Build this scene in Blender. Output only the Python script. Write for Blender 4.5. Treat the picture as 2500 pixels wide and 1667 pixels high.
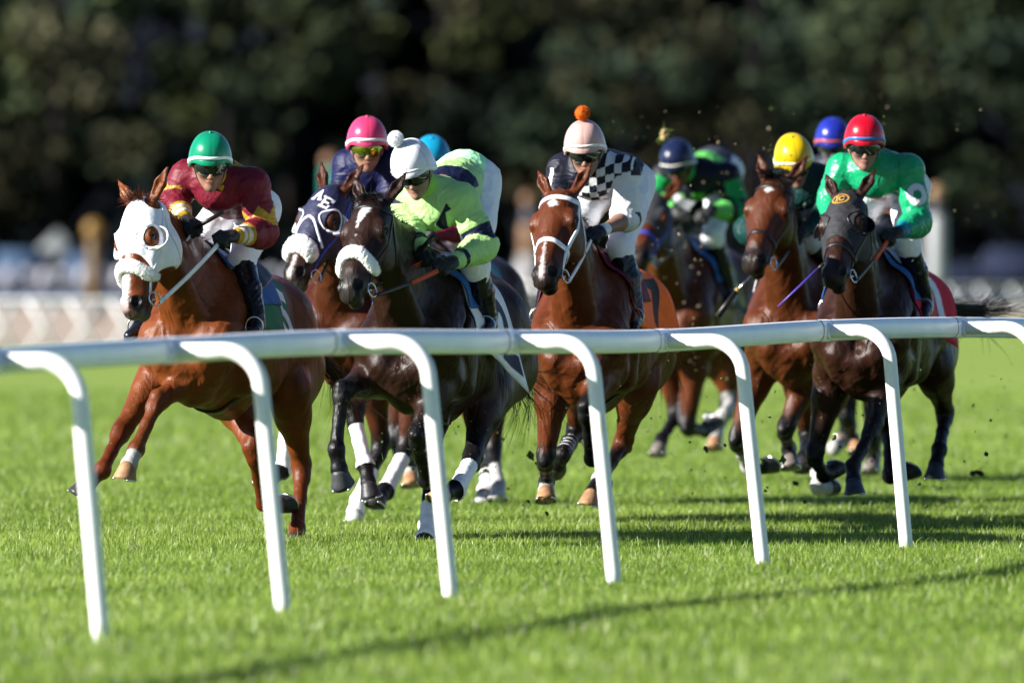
import bpy, bmesh, math, random
import numpy as np
from mathutils import Vector, Matrix
from mathutils.bvhtree import BVHTree

# ------------------------------------------------------------------ camera, sky, sun, exposure
SC = bpy.context.scene
for o in list(bpy.data.objects):
    bpy.data.objects.remove(o)
COL = SC.collection
CAM_H = 1.56                     # height of the lens above the turf (m)
FPX = 29167.0                    # focal length in photograph pixels (2500 wide): a 420 mm lens
CX, HZ = 1250.0, 573.0           # optical centre column and horizon row
cam_d = bpy.data.cameras.new('camera')
cam_d.sensor_width = 36.0
cam_d.lens = FPX / 2500 * 36
cam_d.shift_y = -(833.5 - HZ) / 2500
cam_d.clip_start = 1.0
cam_d.clip_end = 6000
cam_d.dof.use_dof = True
cam_d.dof.focus_distance = 59.3
cam_d.dof.aperture_fstop = 2.95
cam = bpy.data.objects.new('camera', cam_d)
cam.location = (0, 0, CAM_H)
cam.rotation_euler = (math.radians(90), 0, 0)
COL.objects.link(cam)
SC.camera = cam

SUN_AZ, SUN_EL = math.radians(71), math.radians(25.5)   # azimuth measured from the camera side (-Y) towards the left (-X)
sun_dir = Vector((-math.sin(SUN_AZ) * math.cos(SUN_EL), -math.cos(SUN_AZ) * math.cos(SUN_EL), math.sin(SUN_EL)))
world = bpy.data.worlds.new("World")
SC.world = world
world.use_nodes = True
wn = world.node_tree
for n in list(wn.nodes):
    wn.nodes.remove(n)
w_out = wn.nodes.new('ShaderNodeOutputWorld')
w_bg = wn.nodes.new('ShaderNodeBackground')
w_sky = wn.nodes.new('ShaderNodeTexSky')
w_sky.sky_type = 'NISHITA'
w_sky.sun_disc = False
w_sky.sun_elevation = SUN_EL
w_sky.sun_rotation = math.atan2(sun_dir.x, sun_dir.y)
w_sky.air_density = 0.55
w_sky.ozone_density = 3.0
w_sky.dust_density = 0.15
w_bg.inputs['Strength'].default_value = 0.052
wn.links.new(w_sky.outputs[0], w_bg.inputs['Color'])
wn.links.new(w_bg.outputs[0], w_out.inputs['Surface'])
sun_l = bpy.data.lights.new('sun', 'SUN')
sun_l.energy = 5.0
sun_l.angle = math.radians(0.5)
sun_l.color = (1.0, 0.965, 0.90)
sun_o = bpy.data.objects.new('sun', sun_l)
sun_o.rotation_euler = sun_dir.to_track_quat('Z', 'Y').to_euler()
sun_o.location = (-30, 0, 30)
COL.objects.link(sun_o)
SC.view_settings.view_transform = 'Standard'
SC.view_settings.look = 'None'
SC.view_settings.exposure = 1.62
SC.view_settings.gamma = 1.0
SC.cycles.use_denoising = True
SC.cycles.max_bounces = 6
SC.cycles.diffuse_bounces = 3
SC.cycles.glossy_bounces = 3
SC.cycles.sample_clamp_indirect = 4.0

# ------------------------------------------------------------------ small helpers
def A(*p):
    return np.array(p, dtype=np.float64)
def unit(v):
    v = np.asarray(v, float)
    return v / (np.linalg.norm(v) + 1e-12)
def sstep(a, b, x):
    t = np.clip((x - a) / (b - a), 0, 1)
    return t * t * (3 - 2 * t)
def lerp(a, b, t):
    return a + (b - a) * t
# enlargements of the photograph that measurements were taken from: (x0, y0, scale)
CROP = {'A': (150, 270, 2.7029), 'B': (150, 750, 2.4129), 'C': (650, 260, 2.45), 'D': (700, 750, 2.4129),
        'E': (1250, 250, 2.6133), 'F': (1250, 780, 2.5292), 'G': (1750, 250, 2.6133), 'H': (1700, 780, 2.5288), 'P': (0, 0, 1)}
def px(c, x, y):
    x0, y0, s = CROP[c]
    return (x0 + x / s, y0 + y / s)
def ray(p):
    return A((p[0] - CX) / FPX, 1.0, -(p[1] - HZ) / FPX)
def at(p, D):
    return A(0, 0, CAM_H) + ray(p) * D
def reach(P, L, p, sign):
    """point on the sight line p at bone length L from joint P (sign -1: the nearer one, +1: the farther one)"""
    v = ray(p); o = A(0, 0, CAM_H) - P
    a = v @ v; b = v @ o; c = o @ o - L * L
    disc = b * b - a * c
    if disc < 0:
        D = -b / a
        Q = A(0, 0, CAM_H) + v * D
        return Q
    D = (-b + sign * math.sqrt(disc)) / a
    return A(0, 0, CAM_H) + v * D

_rs = np.random.RandomState(7)
_NK = [_rs.normal(size=3) for _ in range(14)]
_NP = [_rs.uniform(0, 6.28) for _ in range(14)]
def ridge(P, freq, seed=0):
    """sharp-crested folds, 0..1"""
    return (1 - np.minimum(np.abs(wob(P, freq, seed)) * 1.6, 1)) ** 2
def wob(P, freq, seed=0):
    """smooth pseudo-noise in -1..1"""
    P = np.asarray(P)
    s = 0
    for i in range(6):
        k = _NK[(i + seed) % 14] * freq * (1 + 0.35 * i)
        s = s + np.sin(P @ k + _NP[(i * 3 + seed) % 14] + 1.3 * np.sin(P @ (_NK[(i + seed + 5) % 14] * freq * 0.7)))
    return s / 4.0

# ------------------------------------------------------------------ implicit body modelling: rounded cones and ellipsoids blended, then meshed
def cone(a, b, ra, rb, k=0.03, ax=None, f=1.0, op='+'):
    return ('c', np.asarray(a, float), np.asarray(b, float), ra, rb, k, None if ax is None else unit(ax), f, op)
def ell(c, r, k=0.03, R=None, op='+'):
    return ('e', np.asarray(c, float), np.asarray(r, float), k, R, op)
def ball(c, r, k=0.03, op='+'):
    return cone(c, c, r, r, k, op=op)

def _prim_box(p):
    if p[0] == 'c':
        r = max(p[3], p[4]) * max(1.0, p[7])
        return np.minimum(p[1], p[2]) - r, np.maximum(p[1], p[2]) + r
    r = np.max(p[2]) if p[4] is not None else p[2]
    return p[1] - r, p[1] + r

def _prim_d(p, X, Y, Z, infl):
    if p[0] == 'c':
        _, a, b, ra, rb, k, ax, f, op = p
        ba = b - a; L2 = ba @ ba
        px_, py_, pz_ = X - a[0], Y - a[1], Z - a[2]
        if L2 > 1e-12:
            t = np.clip((px_ * ba[0] + py_ * ba[1] + pz_ * ba[2]) / L2, 0, 1)
            px_ = px_ - t * ba[0]; py_ = py_ - t * ba[1]; pz_ = pz_ - t * ba[2]
            r = ra + (rb - ra) * t
        else:
            r = ra
        if ax is not None:
            q = px_ * ax[0] + py_ * ax[1] + pz_ * ax[2]
            q = q * (1.0 / f - 1.0)
            px_ = px_ + ax[0] * q; py_ = py_ + ax[1] * q; pz_ = pz_ + ax[2] * q
        return np.sqrt(px_ * px_ + py_ * py_ + pz_ * pz_) - r - infl
    _, c, r, k, R, op = p
    x, y, z = X - c[0], Y - c[1], Z - c[2]
    if R is not None:
        x, y, z = (x * R[0][0] + y * R[1][0] + z * R[2][0], x * R[0][1] + y * R[1][1] + z * R[2][1], x * R[0][2] + y * R[1][2] + z * R[2][2])
    r = r + infl
    k0 = np.sqrt((x / r[0]) ** 2 + (y / r[1]) ** 2 + (z / r[2]) ** 2)
    k1 = np.sqrt((x / r[0] ** 2) ** 2 + (y / r[1] ** 2) ** 2 + (z / r[2] ** 2) ** 2)
    return k0 * (k0 - 1.0) / (k1 + 1e-9)

def field(prims, vox, infl=0.0, box=None, warp=None):
    los, his = zip(*[_prim_box(p) for p in prims if (p[-1] == '+')])
    lo = np.min(los, 0) - 0.03 - abs(infl); hi = np.max(his, 0) + 0.03 + abs(infl)
    if box is not None:
        lo = np.maximum(lo, box[0]); hi = np.minimum(hi, box[1])
    n = np.ceil((hi - lo) / vox).astype(int) + 1
    F = np.full(n, 0.2, np.float32)
    ax = [(lo[i] + np.arange(n[i]) * vox).astype(np.float32) for i in range(3)]
    for p in prims:
        k = p[5] if p[0] == 'c' else p[3]
        blo, bhi = _prim_box(p)
        m = k + 0.02 + abs(infl)
        i0 = np.clip(((blo - m - lo) / vox).astype(int), 0, n)
        i1 = np.clip(np.ceil((bhi + m - lo) / vox).astype(int) + 1, 0, n)
        if (i1 <= i0).any():
            continue
        s = tuple(slice(i0[i], i1[i]) for i in range(3))
        X, Y, Z = ax[0][s[0]][:, None, None], ax[1][s[1]][None, :, None], ax[2][s[2]][None, None, :]
        d = _prim_d(p, X, Y, Z, infl if p[-1] == '+' else -infl).astype(np.float32)
        a = F[s]
        if p[-1] == '+':
            h = np.maximum(k - np.abs(a - d), 0) / k
            F[s] = np.minimum(a, d) - h * h * (k / 4)
        else:
            d = -d
            h = np.maximum(k - np.abs(a - d), 0) / k
            F[s] = np.maximum(a, d) + h * h * (k / 4)
    return F, lo, ax

def surface(F, lo, vox):
    """surface nets: vertices (N,3) and quads (M,4) of the zero level"""
    ins = F < 0
    n = np.array(F.shape)
    cnt = np.zeros(n - 1, np.int8)
    for dx in (0, 1):
        for dy in (0, 1):
            for dz in (0, 1):
                cnt += ins[dx:n[0] - 1 + dx, dy:n[1] - 1 + dy, dz:n[2] - 1 + dz]
    I, J, K = np.nonzero((cnt > 0) & (cnt < 8))
    vals = {}
    for dx in (0, 1):
        for dy in (0, 1):
            for dz in (0, 1):
                vals[dx, dy, dz] = F[I + dx, J + dy, K + dz].astype(np.float64)
    acc = np.zeros((len(I), 3)); c = np.zeros(len(I))
    cs = list(vals)
    for a in cs:
        for ax in range(3):
            if a[ax] == 0:
                b = list(a); b[ax] = 1; b = tuple(b)
                fa, fb = vals[a], vals[b]
                m = (fa < 0) != (fb < 0)
                t = np.where(m, fa / np.where(np.abs(fa - fb) < 1e-9, 1e-9, fa - fb), 0)
                for q in range(3):
                    acc[:, q] += np.where(m, a[q] + (t if q == ax else 0), 0)
                c += m
    V = (np.stack([I, J, K], 1) + acc / c[:, None]) * vox + lo
    idm = np.full(n - 1, -1, np.int32)
    idm[I, J, K] = np.arange(len(I))
    Q = []
    for ax in range(3):
        sl0 = [slice(1, -1)] * 3; sl1 = [slice(1, -1)] * 3
        sl0[ax] = slice(0, -1); sl1[ax] = slice(1, None)
        d = ins[tuple(sl0)].astype(np.int8) - ins[tuple(sl1)]
        for sgn in (1, -1):
            a, b, cc = np.nonzero(d == sgn)
            off = [1, 1, 1]; off[ax] = 0
            a = a + off[0]; b = b + off[1]; cc = cc + off[2]
            u, w = [(1, 2), (2, 0), (0, 1)][ax]
            def g(du, dw):
                ix = [a, b, cc]
                ix[u] = ix[u] - du; ix[w] = ix[w] - dw
                return idm[ix[0], ix[1], ix[2]]
            q = np.stack([g(1, 1), g(0, 1), g(0, 0), g(1, 0)], 1)
            Q.append(q if sgn == 1 else q[:, ::-1])
    Q = np.concatenate(Q)
    Q = Q[(Q >= 0).all(1)]
    return V, Q

# ------------------------------------------------------------------ mesh and object helpers
def mesh_np(name, V, Q, cols=None, smooth=True, mats=None):
    me = bpy.data.meshes.new(name)
    V = np.asarray(V, np.float32)
    me.vertices.add(len(V)); me.vertices.foreach_set('co', V.ravel())
    if isinstance(Q, np.ndarray):
        k = Q.shape[1]
        me.loops.add(Q.size); me.loops.foreach_set('vertex_index', Q.ravel().astype(np.int32))
        me.polygons.add(len(Q)); me.polygons.foreach_set('loop_start', np.arange(0, Q.size, k, dtype=np.int32))
    else:
        ls = np.array([len(q) for q in Q], np.int32)
        fl = np.array([i for q in Q for i in q], np.int32)
        me.loops.add(len(fl)); me.loops.foreach_set('vertex_index', fl)
        me.polygons.add(len(ls)); me.polygons.foreach_set('loop_start', np.concatenate([[0], np.cumsum(ls)[:-1]]).astype(np.int32))
    me.update(calc_edges=True)
    me.validate()
    if smooth:
        me.polygons.foreach_set('use_smooth', np.ones(len(me.polygons), bool))
    if cols is not None:
        at_ = me.color_attributes.new('Col', 'FLOAT_COLOR', 'POINT')
        c4 = np.ones((len(V), 4), np.float32); c4[:, :3] = cols
        at_.data.foreach_set('color', c4.ravel())
    return me
def obj(name, V, Q, m, parent=None, cols=None, smooth=True):
    me = mesh_np(name, V, Q, cols, smooth)
    o = bpy.data.objects.new(name, me)
    me.materials.append(m)
    COL.objects.link(o)
    if parent is not None:
        o.parent = parent
    return o
def tag(o, label=None, cat=None, group=None, kind=None):
    if label: o['label'] = label
    if cat: o['category'] = cat
    if group: o['group'] = group
    if kind: o['kind'] = kind
    return o
def empty(name, loc, rz=0.0):
    o = bpy.data.objects.new(name, None)
    o.location = loc; o.rotation_euler = (0, 0, rz)
    o.empty_display_size = 0.2
    COL.objects.link(o)
    return o
class MB:
    """collects pieces into one mesh"""
    def __init__(s):
        s.v = []; s.f = []; s.c = []
        s.n = 0
    def add(s, V, F, col=None):
        V = np.asarray(V, float).reshape(-1, 3)
        s.v.append(V); s.f += [tuple(int(i) + s.n for i in f) for f in F]
        s.c.append(np.tile(np.asarray(col if col is not None else (1, 1, 1), float), (len(V), 1)))
        s.n += len(V)
    def tube(s, pts, r, seg=10, cap=True, col=None, flat=None):
        pts = np.asarray(pts, float); n = len(pts)
        r = np.broadcast_to(np.asarray(r, float), (n,))
        T = np.gradient(pts, axis=0); T /= np.linalg.norm(T, axis=1)[:, None] + 1e-12
        up = A(0, 0, 1) if abs(T[0][2]) < 0.9 else A(1, 0, 0)
        if flat is not None: up = np.asarray(flat[0], float)
        V = []
        N = unit(np.cross(T[0], up))
        ph = np.arange(seg) * 2 * math.pi / seg
        for i in range(n):
            N = unit(N - T[i] * (N @ T[i])); B = np.cross(T[i], N)
            k = 1.0 if flat is None else flat[1]
            V.append(pts[i] + r[i] * (np.cos(ph)[:, None] * N + k * np.sin(ph)[:, None] * B))
        V = np.concatenate(V)
        F = [(i * seg + j, i * seg + (j + 1) % seg, (i + 1) * seg + (j + 1) % seg, (i + 1) * seg + j) for i in range(n - 1) for j in range(seg)]
        if cap:
            F.append(tuple(range(seg - 1, -1, -1))); F.append(tuple((n - 1) * seg + j for j in range(seg)))
        s.add(V, F, col)
    def ribbon(s, pts, nrm, w, th=0.004, col=None, lift=0.0):
        """strap lying with its back on pts, facing nrm"""
        pts = np.asarray(pts, float); nrm = np.asarray(nrm, float); n = len(pts)
        T = np.gradient(pts, axis=0); T /= np.linalg.norm(T, axis=1)[:, None] + 1e-12
        W = np.cross(nrm, T); W /= np.linalg.norm(W, axis=1)[:, None] + 1e-12
        w = np.broadcast_to(np.asarray(w, float), (n,))[:, None] / 2
        p0 = pts + nrm * (lift - 0.002); p1 = pts + nrm * (lift + th)
        V = np.stack([p0 - W * w, p1 - W * w * 0.86, p1 + W * w * 0.86, p0 + W * w], 1).reshape(-1, 3)
        F = []
        for i in range(n - 1):
            for j in range(4):
                a = i * 4 + j; b = i * 4 + (j + 1) % 4
                F.append((a, b, b + 4, a + 4))
        F.append((3, 2, 1, 0)); e = (n - 1) * 4; F.append((e, e + 1, e + 2, e + 3))
        s.add(V, F, col)
    def box(s, c, d, R=None, col=None):
        c = np.asarray(c, float); d = np.asarray(d, float) / 2
        V = np.array([[x, y, z] for x in (-1, 1) for y in (-1, 1) for z in (-1, 1)], float) * d
        if R is not None: V = V @ np.asarray(R).T
        s.add(V + c, [(0, 1, 3, 2), (4, 6, 7, 5), (0, 4, 5, 1), (2, 3, 7, 6), (0, 2, 6, 4), (1, 5, 7, 3)], col)
    def sphere(s, c, r, nu=16, nv=10, R=None, col=None, jit=0, seed=0):
        r = np.broadcast_to(np.asarray(r, float), (3,))
        th = np.linspace(0, math.pi, nv + 1)[1:-1]; ph = np.arange(nu) * 2 * math.pi / nu
        V = [A(0, 0, 1)] + [A(math.sin(t) * math.cos(p), math.sin(t) * math.sin(p), math.cos(t)) for t in th for p in ph] + [A(0, 0, -1)]
        V = np.array(V)
        if jit: V = V * (1 + jit * np.random.RandomState(seed).normal(size=(len(V), 1)))
        V = V * r
        if R is not None: V = V @ np.asarray(R).T
        F = [(0, 1 + j, 1 + (j + 1) % nu) for j in range(nu)]
        for i in range(nv - 2):
            for j in range(nu):
                a = 1 + i * nu + j; b = 1 + i * nu + (j + 1) % nu
                F.append((a, a + nu, b + nu, b))
        L = len(V) - 1; base = 1 + (nv - 2) * nu
        F += [(base + j, L, base + (j + 1) % nu) for j in range(nu)]
        s.add(V + np.asarray(c, float), F, col)
    def build(s, name, m, parent=None, smooth=True, cols=False):
        V = np.concatenate(s.v)
        return obj(name, V, s.f, m, parent, np.concatenate(s.c) if cols else None, smooth)

# ------------------------------------------------------------------ materials
MATS = {}
ALB = 0.65
def real(c):
    """real-world reflectance of a colour read off the sunlit picture (near-white things stay as they are)"""
    c = np.asarray(c, float)
    k = np.where(c.min(-1, keepdims=True) < .4, ALB, 1.0)
    return c * k
def mat(name, color=None, rough=0.5, spec=0.5, attr=False, var=0.0, vscale=20.0, bump=0.0, bscale=60.0, stretch=None, metal=0.0,
        coat=0.0, sheen=0.0, trans=0.0, bump2=None, rvar=0.0, folds=None, raw=False):
    """a procedural surface: colour (or the mesh's own colour pattern) broken up by noise, with noise relief"""
    if name in MATS: return MATS[name]
    m = bpy.data.materials.new(name); m.use_nodes = True
    nt = m.node_tree; b = nt.nodes['Principled BSDF']; N = nt.nodes.new; L = nt.links.new
    b.inputs['Roughness'].default_value = rough
    b.inputs['Specular IOR Level'].default_value = spec if metal else spec * .62
    b.inputs['Metallic'].default_value = metal
    b.inputs['Coat Weight'].default_value = coat
    b.inputs['Coat Roughness'].default_value = 0.15
    if sheen: b.inputs['Sheen Weight'].default_value = sheen
    tc = N('ShaderNodeTexCoord'); co = tc.outputs['Object']
    if stretch:
        mp = N('ShaderNodeMapping'); mp.inputs['Scale'].default_value = stretch
        L(co, mp.inputs['Vector']); co = mp.outputs[0]
    if attr:
        ca = N('ShaderNodeVertexColor'); ca.layer_name = 'Col'; src = ca.outputs['Color']
    else:
        rgb = N('ShaderNodeRGB'); rgb.outputs[0].default_value = (*[float(q) for q in (color if raw else real(color))], 1); src = rgb.outputs[0]
    if var:
        nz = N('ShaderNodeTexNoise'); nz.inputs['Scale'].default_value = vscale; nz.inputs['Detail'].default_value = 5
        L(co, nz.inputs['Vector'])
        mr = N('ShaderNodeMapRange'); mr.inputs['From Min'].default_value = 0.3; mr.inputs['From Max'].default_value = 0.7
        mr.inputs['To Min'].default_value = 1 - var; mr.inputs['To Max'].default_value = 1 + var
        L(nz.outputs['Fac'], mr.inputs['Value'])
        mx = N('ShaderNodeVectorMath'); mx.operation = 'MULTIPLY'
        L(src, mx.inputs[0]); L(mr.outputs[0], mx.inputs[1]); src = mx.outputs[0]
        if rvar:
            mr2 = N('ShaderNodeMapRange'); mr2.inputs['From Min'].default_value = 0.3; mr2.inputs['From Max'].default_value = 0.7
            mr2.inputs['To Min'].default_value = rough - rvar; mr2.inputs['To Max'].default_value = rough + rvar
            L(nz.outputs['Fac'], mr2.inputs['Value']); L(mr2.outputs[0], b.inputs['Roughness'])
    L(src, b.inputs['Base Color'])
    nrm = None
    for bp, bs in ((bump, bscale),) + ((bump2,) if bump2 else ()):
        if bp:
            nb = N('ShaderNodeTexNoise'); nb.inputs['Scale'].default_value = bs; nb.inputs['Detail'].default_value = 4
            L(co, nb.inputs['Vector'])
            bn = N('ShaderNodeBump'); bn.inputs['Strength'].default_value = 1.0; bn.inputs['Distance'].default_value = bp
            L(nb.outputs['Fac'], bn.inputs['Height'])
            if nrm: L(nrm, bn.inputs['Normal'])
            nrm = bn.outputs[0]
    if folds:
        fd, fs, fst = folds
        mp = N('ShaderNodeMapping'); mp.inputs['Scale'].default_value = fst; L(tc.outputs['Object'], mp.inputs['Vector'])
        nb = N('ShaderNodeTexNoise'); nb.inputs['Scale'].default_value = fs; nb.inputs['Detail'].default_value = 2.5; nb.inputs['Distortion'].default_value = 1.2
        L(mp.outputs[0], nb.inputs['Vector'])
        m1 = N('ShaderNodeMath'); m1.operation = 'SUBTRACT'; m1.inputs[1].default_value = .5; L(nb.outputs['Fac'], m1.inputs[0])
        m2 = N('ShaderNodeMath'); m2.operation = 'ABSOLUTE'; L(m1.outputs[0], m2.inputs[0])
        m3 = N('ShaderNodeMapRange'); m3.inputs['From Max'].default_value = .16; m3.inputs['To Min'].default_value = 1; m3.inputs['To Max'].default_value = 0; L(m2.outputs[0], m3.inputs['Value'])
        bn = N('ShaderNodeBump'); bn.inputs['Strength'].default_value = 1.0; bn.inputs['Distance'].default_value = fd
        L(m3.outputs[0], bn.inputs['Height'])
        if nrm: L(nrm, bn.inputs['Normal'])
        nrm = bn.outputs[0]
    if nrm: L(nrm, b.inputs['Normal'])
    if trans:
        tr = N('ShaderNodeBsdfTranslucent'); L(src, tr.inputs['Color'])
        ms = N('ShaderNodeMixShader'); ms.inputs[0].default_value = trans
        L(b.outputs[0], ms.inputs[1]); L(tr.outputs[0], ms.inputs[2])
        L(ms.outputs[0], nt.nodes['Material Output'].inputs['Surface'])
    MATS[name] = m
    return m
COAT = mat('horse_coat', attr=True, rough=0.40, spec=0.27, var=0.18, vscale=14, bump=0.0021, bscale=190, stretch=(1, 1, 0.45), bump2=(0.004, 17), rvar=0.12, folds=(.0032, 6, (1.2, 1.2, .45)))
HOOF = mat('hoof_horn', attr=True, rough=0.45, var=0.2, vscale=40, bump=0.002, bscale=90)
STEEL = mat('bright_steel', (0.55, 0.55, 0.56), rough=0.25, metal=1.0)
EYE = mat('dark_eye', (0.010, 0.006, 0.004), rough=0.14, spec=0.4)
HAIR = mat('horse_hair', attr=True, rough=0.5, spec=0.4, var=0.25, vscale=30)
LEATHER = mat('black_leather', (0.016, 0.014, 0.013), rough=0.38, var=0.25, vscale=30, bump=0.001, bscale=200)
BROWNLEATHER = mat('brown_leather', (0.16, 0.05, 0.018), rough=0.45, var=0.2, vscale=30)
WHITEVINYL = mat('white_vinyl', (0.72, 0.73, 0.76), rough=0.35, var=0.05, vscale=20)
WHITECLOTH = mat('white_cloth', (0.74, 0.74, 0.76), rough=0.75, var=0.04, vscale=30, bump=0.003, bscale=28, bump2=(0.0008, 300))
FLEECE = mat('white_fleece', (0.78, 0.76, 0.72), rough=0.95, var=0.06, vscale=60, bump=0.006, bscale=120, sheen=0.4)
SILK = mat('racing_silk', attr=True, rough=0.5, spec=0.28, var=0.06, vscale=16, bump=0.0010, bscale=90, folds=(.0028, 7, (1, 1, .8)))
SKIN = mat('skin', attr=True, rough=0.5, var=0.06, vscale=60, bump=0.0006, bscale=200)
BOOT = mat('boot_leather', (0.010, 0.011, 0.016), rough=0.24, spec=0.5, var=0.1, vscale=20, bump=0.002, bscale=14)
BREECH = mat('breeches_nylon', attr=True, rough=0.6, spec=.3, var=0.04, vscale=20, bump=0.001, bscale=80, folds=(.0025, 8, (1, 1, 1)))
GLOVE = mat('glove', attr=True, rough=0.6, var=0.15, vscale=60, bump=0.0015, bscale=140)
HELMET = mat('helmet_cover', attr=True, rough=0.3, spec=0.5, var=0.03, vscale=20, bump=0.0008, bscale=60)
LENS = mat('goggle_lens', (0.01, 0.012, 0.012), rough=0.08, spec=0.9)
LENSGOLD = mat('goggle_mirror', (0.35, 0.4, 0.05), rough=0.1, metal=0.9)
PAINTED = mat('painted_pattern', attr=True, rough=0.6, var=0.05, vscale=20, bump=0.002, bscale=40)

# ------------------------------------------------------------------ ground, turf, far track
def ground_mat(name, c0, c1, scale, bump, rough=.95, c2=None):
    m = bpy.data.materials.new(name); m.use_nodes = True
    nt = m.node_tree; b = nt.nodes['Principled BSDF']; N = nt.nodes.new; L = nt.links.new
    b.inputs['Roughness'].default_value = rough; b.inputs['Specular IOR Level'].default_value = .15
    tc = N('ShaderNodeTexCoord')
    n1 = N('ShaderNodeTexNoise'); n1.inputs['Scale'].default_value = scale; n1.inputs['Detail'].default_value = 8; L(tc.outputs['Object'], n1.inputs['Vector'])
    n2 = N('ShaderNodeTexNoise'); n2.inputs['Scale'].default_value = scale * 14; n2.inputs['Detail'].default_value = 6; L(tc.outputs['Object'], n2.inputs['Vector'])
    ad = N('ShaderNodeMath'); ad.operation = 'ADD'; L(n1.outputs['Fac'], ad.inputs[0]); L(n2.outputs['Fac'], ad.inputs[1])
    r = N('ShaderNodeValToRGB'); r.color_ramp.elements[0].position = .7; r.color_ramp.elements[1].position = 1.25
    mr = N('ShaderNodeMath'); mr.operation = 'MULTIPLY'; mr.inputs[1].default_value = .5; L(ad.outputs[0], mr.inputs[0])
    r.color_ramp.elements[0].position = .36; r.color_ramp.elements[1].position = .64
    r.color_ramp.elements[0].color = (*[float(q) for q in real(c0)], 1); r.color_ramp.elements[1].color = (*[float(q) for q in real(c1)], 1)
    L(mr.outputs[0], r.inputs[0]); L(r.outputs[0], b.inputs['Base Color'])
    bn = N('ShaderNodeBump'); bn.inputs['Distance'].default_value = bump; L(n2.outputs['Fac'], bn.inputs['Height']); L(bn.outputs[0], b.inputs['Normal'])
    return m
def sheet_flat(name, x0, x1, y0, y1, z, m):
    V = [(x0, y0, z), (x1, y0, z), (x1, y1, z), (x0, y1, z)]
    return tag(obj(name, V, [(0, 1, 2, 3)], m, smooth=False), kind='structure')
def far_poly(name, pts, z, m):
    return tag(obj(name, [(x, y, z) for x, y in pts], [tuple(range(len(pts)))], m, smooth=False), kind='structure')
def setting():
    sheet_flat('ground', -900, 900, -60, 3000, 0.0, ground_mat('turf_soil', (.10, .19, .022), (.20, .32, .06), 1.3, .03))
    far_poly('far_turf', [(-260, 84), (260, 84), (260, 216), (.3, 216), (.0, 163), (-260, 163)], .004, ground_mat('mown_turf', (.19, .29, .04), (.31, .42, .085), .9, .03))
    far_poly('dirt_track', [(-260, 163), (.0, 163), (.3, 216), (260, 216), (260, 262), (-260, 262)], .008, ground_mat('sand_track', (.42, .33, .26), (.52, .43, .35), .5, .02))
    sheet_flat('road', -300, 300, 266, 300, .004, ground_mat('apron', (.06, .07, .11), (.09, .10, .15), .3, .02))
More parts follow.
